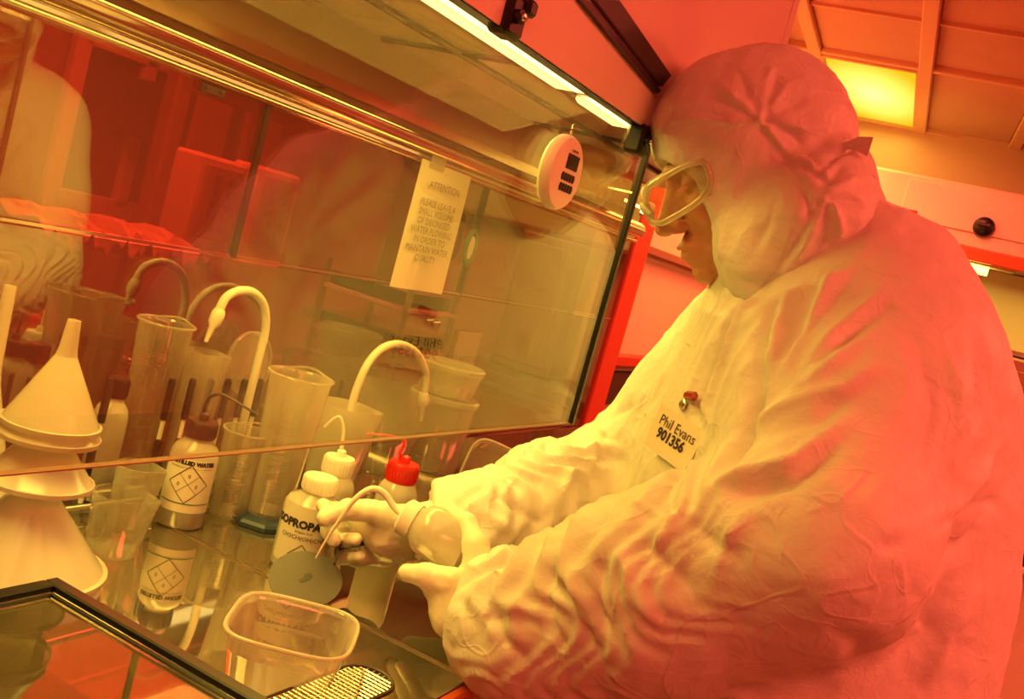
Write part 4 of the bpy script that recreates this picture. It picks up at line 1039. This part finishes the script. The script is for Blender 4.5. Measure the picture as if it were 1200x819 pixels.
# ================================================================== the room
struct(mk('floor', MB().box((-1.0, 2.0, -.02), (9, 9.4, .04)), M['floor'], smooth=False))
# ceiling: tiles between bars, turned a little like the photo shows
cl = bpy.data.objects.new('ceiling', None); COL.objects.link(cl); cl['kind'] = 'structure'; th_ = math.radians(5.4); cl.location = (-.945, 3.84, 2.5)
cx_ = np.array([math.cos(th_), math.sin(th_), 0]); cy_ = np.array([-math.sin(th_), math.cos(th_), 0]); CO = np.array([-.945, 3.84, 2.5])
GX, GY = .40, 1.06
def cpt(a, b_, z=0): return CO + cx_*a + cy_*b_ + Z*z
tl_, br_ = MB(), MB()
for i in range(-7, 8):
    for j in range(-4, 2):
        if (i, j) in ((0, 0),): continue
        c = cpt((i+.5)*GX-.02, (j+.5)*GY-.03, .02+.004*((i*7+j*3) % 3)); tl_.box(c, (GX-.05, GY-.03, .02), [cx_, cy_, Z], bev=.004)
        if (i+j) % 2 == 0: pass
mk('ceiling_tiles', tl_, M['ceil'], cl, smooth=False)
for i in range(-7, 9): br_.box(cpt(i*GX-.02, -1.6, .004), (.05, 6.4, .03), [cx_, cy_, Z], bev=.004)
for j in range(-4, 3): br_.box(cpt(0, j*GY-.03, .008), (6, .035, .03), [cx_, cy_, Z], bev=.004)
for j in (-4, -3, -2, -1, 1): br_.box(cpt(0, (j+.5)*GY-.03, .010), (6, .012, .02), [cx_, cy_, Z], bev=.002)
mk('ceiling_grid', br_, M['grid'], cl, smooth=False)
mk('ceiling_slab', MB().box((-1, 2.0, 2.60), (9, 9.4, .04)), M['ceil'], cl, smooth=False)
lum = emat('yellow_luminaire', (1, .70, .03, 1), 3.2)
N_, L_ = lum.node_tree.nodes, lum.node_tree.links     # the lamp behind the sheet is brightest in its middle
tc_ = N_.new('ShaderNodeTexCoord'); gr_ = N_.new('ShaderNodeTexGradient'); gr_.gradient_type = 'SPHERICAL'; mp = N_.new('ShaderNodeMapping'); mp.inputs['Location'].default_value = (-.19, -.45, 0); mp.inputs['Scale'].default_value = (1, 1, 1)
mp.vector_type = 'POINT'; L_.new(tc_.outputs['Object'], mp.inputs['Vector']); mp.inputs['Location'].default_value = (0, 0, 0); mp.inputs['Scale'].default_value = (4.2, 1.9, 1)
L_.new(mp.outputs[0], gr_.inputs['Vector']); rp = N_.new('ShaderNodeMapRange'); rp.inputs['To Min'].default_value = 1.05; rp.inputs['To Max'].default_value = 2.4; L_.new(gr_.outputs['Fac'], rp.inputs['Value']); L_.new(rp.outputs[0], N_['Emission'].inputs[1])
mc = N_.new('ShaderNodeMix'); mc.data_type = 'RGBA'; mc.inputs[6].default_value = (1, .60, .01, 1); mc.inputs[7].default_value = (1, .82, .20, 1); L_.new(gr_.outputs['Fac'], mc.inputs[0]); L_.new(mc.outputs[2], N_['Emission'].inputs[0])
c = cpt(GX/2-.02, GY/2-.03, .0); lt = thing('ceiling_light', 'bright yellow rectangular panel light in the red lit ceiling', 'ceiling light', c)
k = MB()
for (dx, dy, sx, sy) in ((0, .495, .36, .02), (0, -.495, .36, .02), (.175, 0, .015, .99), (-.175, 0, .015, .99)): k.box(c+cx_*dx+cy_*dy, (sx, sy, .022), [cx_, cy_, Z], bev=.003)
mk('frame', k, M['grid'], lt, smooth=False); pn = mk('diffuser', MB().box((0, 0, .004), (.345, .975, .006), [cx_, cy_, Z]), lum, lt, smooth=False, world=False)
# far wall and the cabinet standing against it
struct(mk('wall_far', MB().box((-1, 4.93, 1.3), (9, .06, 2.6)), M['wall'], smooth=False))
struct(mk('wall_right', MB().box((3.4, 1.1, 1.3), (.06, 7.6, 2.6)), M['wall'], smooth=False))
struct(mk('wall_left', MB().box((-4.4, 2.0, 1.3), (.06, 9.4, 2.6)), M['wall'], smooth=False))
fh = thing('laminar_flow_cabinet', 'white laminar flow cabinet with a lit bay against the far wall', 'cabinet', (.35, 4.5, 0))
zb1, zb2 = 1.955, 2.20
mk('bulkhead', MB().box((.11, 4.57, (zb1+zb2)/2), (2.36, .62, zb2-zb1), bev=.012), M['pinkw'], fh, smooth=False)
mk('access_panel', MB().box((.12, 4.257, (zb1+zb2)/2+.02), (1.36, .012, .16), bev=.004), M['pinkw'], fh, smooth=False)
mk('bulkhead_lip', MB().box((.11, 4.27, zb1-.018), (2.36, .03, .045), bev=.004), M['orange'], fh, smooth=False)
c = P(1153, 266, Y=4.245); kn = mk('round_vent', MB().lathe([(0, 0), (.040, 0), (.036, .012), (.02, .022), (0, .022)], c, 28, (0, -1, 0)), M['black'], fh)
mk('vent_grip', MB().box(c+[0, -.026, .006], (.05, .012, .014), bev=.003), M['dark'], kn)
c = P(1063, 248, Y=4.248); mk('maker_plate', MB().box(c, (.075, .004, .022), bev=.001), M['redd'], fh, smooth=False)
mk('bay_back', MB().box((.30, 4.86, 1.42), (1.92, .03, 1.06)), M['cream'], fh, smooth=False)
mk('bay_side', MB().box((-.66, 4.57, 1.42), (.03, .60, 1.06)), M['cream'], fh, smooth=False)
mk('bay_shelf', MB().box((.30, 4.75, 1.62), (1.9, .2, .02)), M['steel2'], fh, smooth=False)
mk('bay_worktop', MB().box((.30, 4.55, .88), (1.92, .66, .05), bev=.006), M['steel2'], fh, smooth=False)
mk('under_cabinet', MB().box((.30, 4.60, .43), (1.9, .55, .85), bev=.01), M['pinkw'], fh, smooth=False)
for k_ in (-.35, .25, .85):
    d_ = mk('cabinet_door', MB().box((.30+k_-.2, 4.318, .43), (.56, .02, .76), bev=.006), M['pinkw'], fh, smooth=False)
    mk('door_handle', MB().tube([(.30+k_, 4.30, .62), (.30+k_, 4.28, .62), (.30+k_, 4.28, .74), (.30+k_, 4.30, .74)], .006), M['chrome'], d_)
c0_, c1_ = P(1102, 306, Y=4.33), P(1149, 322, Y=4.33); lc = (c0_+c1_)/2
hs_ = mk('bay_lamp_housing', MB().box((lc[0]+.02, 4.36, 1.925), (.34, .08, .03), bev=.004), M['cream'], fh, smooth=False)
mk('bay_lamp', MB().tube([(lc[0]-.085, 4.345, lc[2]+.01), (lc[0]+.10, 4.345, lc[2]+.01)], .017, n=14), emat('bay_lamp', (1, .7, .08, 1), 9), hs_)
c = P(1183, 395, Y=4.6); pnl = thing('instrument_box', 'pale instrument box standing in the lit bay of the far cabinet', 'box', (c[0]+.12, 4.6, .906))
mk('case', MB().box((c[0]+.12, 4.6, (.906+1.60)/2), (.34, .24, .69), bev=.01), M['machm'], pnl, smooth=False); mk('door', MB().box((c[0]+.12, 4.476, 1.25), (.28, .012, .6), bev=.004), M['machm'], pnl, smooth=False)
for k_, (x_, y_) in enumerate(((1197, 572), (1198, 640))):
    c = P(x_, y_, Y=3.6); c[0] = P(1197, 572, Y=3.6)[0]; eq = thing('trolley_tray', ['black tray on the trolley right of the coverall, upper one', 'black tray on the trolley right of the coverall, lower one'][k_], 'tray', (c[0]+.2, 3.6, c[2]-.03), 'black trays on the trolley')
    mk('tray_base', MB().box((c[0]+.2, 3.6, c[2]-.02), (.40, .34, .02), bev=.004), M['black'], eq, smooth=False); mk('tray_lip', MB().box((c[0]+.2, 3.425, c[2]), (.40, .012, .05), bev=.003), M['black'], eq, smooth=False); mk('tray_lip', MB().box((c[0]+.004, 3.6, c[2]), (.012, .34, .05), bev=.003), M['black'], eq, smooth=False)
tr = thing('trolley', 'pale metal trolley with black trays at the right edge behind the coverall', 'trolley', (P(1197, 572, Y=3.6)[0]+.2, 3.6, 0)); tx = tr.location[0]
for sx in (-1, 1):
    for sy in (-1, 1): mk('leg', MB().tube([(tx+sx*.215, 3.6+sy*.19, .04), (tx+sx*.215, 3.6+sy*.19, 1.25)], .014), M['steel2'], tr); 
for z_ in (.45, P(1198, 640, Y=3.6)[2]-.045, P(1197, 572, Y=3.6)[2]-.045): mk('shelf', MB().box((tx, 3.6, z_), (.46, .40, .02), bev=.004), M['mach'], tr, smooth=False)
# frame post and panels past the end of the bench
pw_ = MB()
struct(mk('wall_bay', MB().box((-1.13, 3.80, 1.3), (.04, 2.2, 2.6)), M['cream'], smooth=False))
struct(mk('trim_1', MB().box((-1.08, 2.84, 1.3), (.06, .13, 2.6), bev=.005), mat('red_post', srgb(200, 70, 50), .5), smooth=False))
struct(mk('trim_2', MB().box((-1.095, 3.72, 1.235), (.05, 1.6, .035), bev=.004), mat('red_rail', srgb(190, 60, 45), .5), smooth=False))
struct(mk('trim_3', MB().box((-1.10, 3.72, 1.14), (.03, 1.6, .11), bev=.004), M['machd'], smooth=False))
struct(mk('trim_4', MB().box((-1.10, 3.72, 1.60), (.03, 1.6, .03), bev=.004), M['machm'], smooth=False))
lc = P(748, 240, X=-1.0); wl_ = thing('wall_lamp', 'small lit tube lamp on the wall between the sash edge and the goggles', 'lamp', lc-[0, 0, .02])
mk('lamp_base', MB().box(lc+[-.07, .06, .012], (.10, .26, .03), bev=.004), M['cream'], wl_, smooth=False); mk('tube', MB().tube([lc-[.03, .06, 0], lc+[-.03, .18, 0]], .012), lampm, wl_)
# ---------------------------------------------------------------- the next bay, seen through the dark back glass
bn_ = thing('side_bench', 'dim red lit bench in the next bay beyond the back glass', 'bench', (-1.45, 1.3, 0))
mk('bench_top', MB().box((-1.40, 1.25, ZT-.02), (.62, 3.3, .04), bev=.003), M['steel2'], bn_, smooth=False)
for y_ in (-.2, 1.25, 2.8): mk('bench_leg', MB().box((-1.40, y_, (ZT-.04)/2), (.5, .05, ZT-.04), bev=.004), M['machm'], bn_, smooth=False)
def cab(name, label, cat, X, px0, px1, ztop, depth, z0=0, m='mach', grp=None):
    y0_, y1_ = P(px0[0], px0[1], X=X)[1], P(px1[0], px1[1], X=X)[1]; t = thing(name, label, cat, (X-depth/2, (y0_+y1_)/2, z0), grp)
    mk('body', MB().box((X-depth/2, (y0_+y1_)/2, (z0+ztop)/2), (depth, y1_-y0_, ztop-z0), bev=.012), M[m], t, smooth=False)
    return t, y0_, y1_
XM = -2.4
for i, (a, b_, lab) in enumerate((((236, 180), (296, 190), 'tall pale control cabinet, left of the two beyond the glass joint'), ((303, 195), (356, 205), 'tall pale control cabinet, right of the two beyond the glass joint'))):
    t, y0_, y1_ = cab('control_cabinet', lab, 'cabinet', XM, a, b_, P(a[0]+20, a[1]+4, X=XM)[2], .12, grp='control cabinets in the next bay')
    yc = (y0_+y1_)/2; zt2 = P(a[0]+20, a[1], X=XM)[2]
    mk('door', MB().box((XM+.006, yc, (zt2-.35)/2+.05), (.012, (y1_-y0_)*.9, zt2-.45), bev=.004), M['mach'], t, smooth=False)
    cpn = mk('control_panel', MB().box((XM+.008, yc, zt2-.16), (.012, (y1_-y0_)*.7, .24), bev=.003), M['machm'], t, smooth=False)
    for r_ in range(5):
        for k_ in range(2): mk('button', MB().lathe([(0, 0), (.016, 0), (.014, .010), (0, .012)], (XM+.015, yc-.03+k_*.06, zt2-.08-r_*.04), 12, (1, 0, 0)), M['machd'], cpn)
t, y0_, y1_ = cab('process_machine', 'pale machine with a round dial and a dark slot beyond the glass', 'machine', -2.05, (150, 320), (232, 330), P(190, 305, X=-2.05)[2], .16)
c = P(171, 343, X=-2.045); mk('dial', MB().lathe([(0, 0), (.022, 0), (.020, .012), (0, .014)], c, 20, (1, 0, 0)), M['redd'], t); c = P(166, 354, X=-2.045); mk('slot', MB().box(c, (.01, .09, .012)), M['black'], t, smooth=False)
t, y0_, y1_ = cab('process_machine', 'pale low machine without a dial, left of the dialled machine beyond the glass', 'machine', -2.05, (100, 310), (140, 318), P(190, 305, X=-2.05)[2], .16)
t, y0_, y1_ = cab('dark_instrument', 'dark instrument with a sloping hood and red lit slits beyond the glass', 'instrument', -2.0, (30, 320), (92, 328), P(80, 392, X=-2.0)[2], .5, m='machd')
hz_ = P(80, 300, X=-2.0)[2]; bz_ = P(80, 392, X=-2.0)[2]; k = MB()
k.add([(-2.0, y0_, bz_), (-2.0, y1_, bz_), (-2.5, y1_, bz_), (-2.5, y0_, bz_), (-2.2, y0_, hz_), (-2.2, y1_, hz_), (-2.5, y1_, hz_), (-2.5, y0_, hz_)], [(0, 1, 5, 4), (4, 5, 6, 7), (0, 4, 7, 3), (1, 2, 6, 5), (2, 3, 7, 6)])
mk('sloping_hood', k, M['machm'], t, smooth=False)
for i in range(3):
    f0 = .35+.2*i; yy = y0_+(y1_-y0_)*(.25+.12*i); mk('lit_slit', MB().box((-2.0-.2*f0+.012, yy+.03, bz_+(hz_-bz_)*f0), (.006, .12, .006)), emat('slit_glow', (1, .05, .02, 1), .8), t, smooth=False)
cb = MB(); n_ = 40; v = []; f = []; ya, yb = P(60, 262, X=-2.05)[1], P(250, 305, X=-2.05)[1]; zc_ = P(190, 305, X=-2.05)[2]+.075
for i in range(n_+1):
    for j in range(9):
        v.append((-2.05-.05*j, ya+(yb-ya)*i/n_, zc_-.02+.018*math.sin(i*.9+j*.7)*math.sin(j*.5+1)+.018*math.sin(i*2.3+j*1.7)-.01*abs(j-4)))
for i in range(n_):
    for j in range(8): a = i*9+j; f.append((a, a+9, a+10, a+1))
k0_ = len(v); v += [(x, y, z-.004) for x, y, z in v]; f += [tuple(q_+k0_ for q_ in t_[::-1]) for t_ in f]
tag(mk('dust_sheet', cb.add(v, f), M['mach']), 'crumpled pale dust sheet lying over the machines beyond the glass', 'sheet')
tall = thing('backdrop_cabinet', 'dark tall storage cabinet far beyond the right half of the back glass', 'cabinet', (-2.5, 4.3, 0))  # dark backdrop, added so the worker's reflection stands out
mk('carcass', MB().box((-2.33, 4.35, 1.12), (2.0, .45, 2.2), bev=.01), M['machd'], tall, smooth=False)
for k_ in range(4): 
    d_ = mk('door', MB().box((-3.06+k_*.49, 4.115, 1.12), (.46, .02, 2.1), bev=.005), M['machd'], tall, smooth=False); mk('handle', MB().tube([(-2.88+k_*.49, 4.09, 1.0), (-2.88+k_*.49, 4.09, 1.16)], .008), M['chrome'], d_)
# window in the wall of the next bay
ya, yb, za, zb = P(85, 120, X=-3.4)[1], P(215, 150, X=-3.4)[1], P(150, 245, X=-3.4)[2], P(150, 60, X=-3.4)[2]
struct(mk('wall_next_bay', MB().box((-3.45, 3.0, 1.3), (.04, 4.5, 2.6)), M['machm'], smooth=False))
wn = mk('window_1', MB().box((-3.42, (ya+yb)/2, (za+zb)/2), (.01, yb-ya, zb-za)), M['machd'], smooth=False); struct(wn)
k = MB()
for (a, b_, c_, d_) in ((ya, yb, zb-.03, zb+.05), (ya, yb, za-.05, za+.03), (ya-.05, ya+.02, za-.05, zb+.05), (yb-.02, yb+.06, za-.05, zb+.05), (yb-.28, yb-.22, za, zb)): k.box((-3.40, (a+b_)/2, (c_+d_)/2), (.04, b_-a, d_-c_), bev=.004)
wf_ = mk('window_frame', k, M['mach'], wn, smooth=False)
t, y0_, y1_ = cab('grey_unit', 'greenish grey wall unit between the window and the cabinets beyond the glass', 'cabinet', -3.0, (200, 140), (232, 150), 1.9, .08, 0, 'machm')
for i, (a, b_, z1_, z2_) in enumerate((((245, 120), (290, 130), 1.52, 1.75), ((305, 130), (350, 140), 1.52, 1.75))):
    y0_, y1_ = P(*a, X=-2.9)[1], P(*b_, X=-2.9)[1]; t = thing('wall_cupboard', ['dark cupboard above the left control cabinet beyond the glass', 'dark cupboard above the right control cabinet beyond the glass'][i], 'cupboard', (-3.15, (y0_+y1_)/2, z1_))
    mk('carcass', MB().box((-3.2, (y0_+y1_)/2, (z1_+z2_)/2), (.44, y1_-y0_, z2_-z1_), bev=.006), M['machd'], t, smooth=False); mk('door', MB().box((-2.972, (y0_+y1_)/2, (z1_+z2_)/2), (.016, (y1_-y0_)*.92, (z2_-z1_)*.92), bev=.003), M['machm'], t, smooth=False)
# ================================================================== light
def area(name, loc, target, sx, sy, col, e, parent=None):
    l = bpy.data.lights.new(name, 'AREA'); l.shape = 'RECTANGLE'; l.size = sx; l.size_y = sy; l.energy = e; l.color = col
    o = bpy.data.objects.new(name, l); COL.objects.link(o); o.location = V3(loc); o.rotation_euler = [math.radians(a) for a in target]; return o
RED = (1, .12, .06); YEL = (1, .64, .09)
RX = [(1.25, .9), (1.4, 2.9), (.6, -1.3), (-.6, 3.2)]
for i, (x_, y_) in enumerate(RX): area('room_red_fill', (x_, y_, 2.44), (0, 0, 0), .6, 1.2, RED, 50)  # added red fill lights out of view, no fixtures modelled
area('next_bay_fill', (-2.3, 2.0, 2.4), (0, 0, 0), 1.0, 1.6, (1, .07, .03), 75)  # added red fill for the bay, no fixture behind it
area('ceiling_light_lamp', cpt(GX/2-.02, GY/2-.03, -.03), (0, 0, 5.4), .34, .96, YEL, 3.5)
area('canopy_fill', (-.76, 1.15, 1.745), (0, -22, 0), .30, .9, YEL, 14)  # added yellow light, deeper than the strip tubes, for sleeves and chest
area('canopy_fill', (-.76, .45, 1.745), (0, 0, 0), .25, .5, YEL, 9)  # added to brighten the funnels and bench items, no tube here
area('panel_fill', (-.85, 3.6, 2.3), (0, 20, 0), .2, 1.2, YEL, 8)  # added unseen yellow light for the panels past the bench
area('far_bay_lamp', (.3, 4.55, 1.90), (0, 0, 0), 1.5, .1, YEL, 6)
w = bpy.data.worlds.new('world'); sc.world = w; w.use_nodes = True
w.node_tree.nodes['Background'].inputs[0].default_value = (1, .12, .04, 1); w.node_tree.nodes['Background'].inputs[1].default_value = .28
sc.cycles.max_bounces = 10; sc.cycles.transparent_max_bounces = 24; sc.cycles.glossy_bounces = 5; sc.cycles.caustics_reflective = False; sc.cycles.caustics_refractive = False
sc.cycles.use_denoising = True
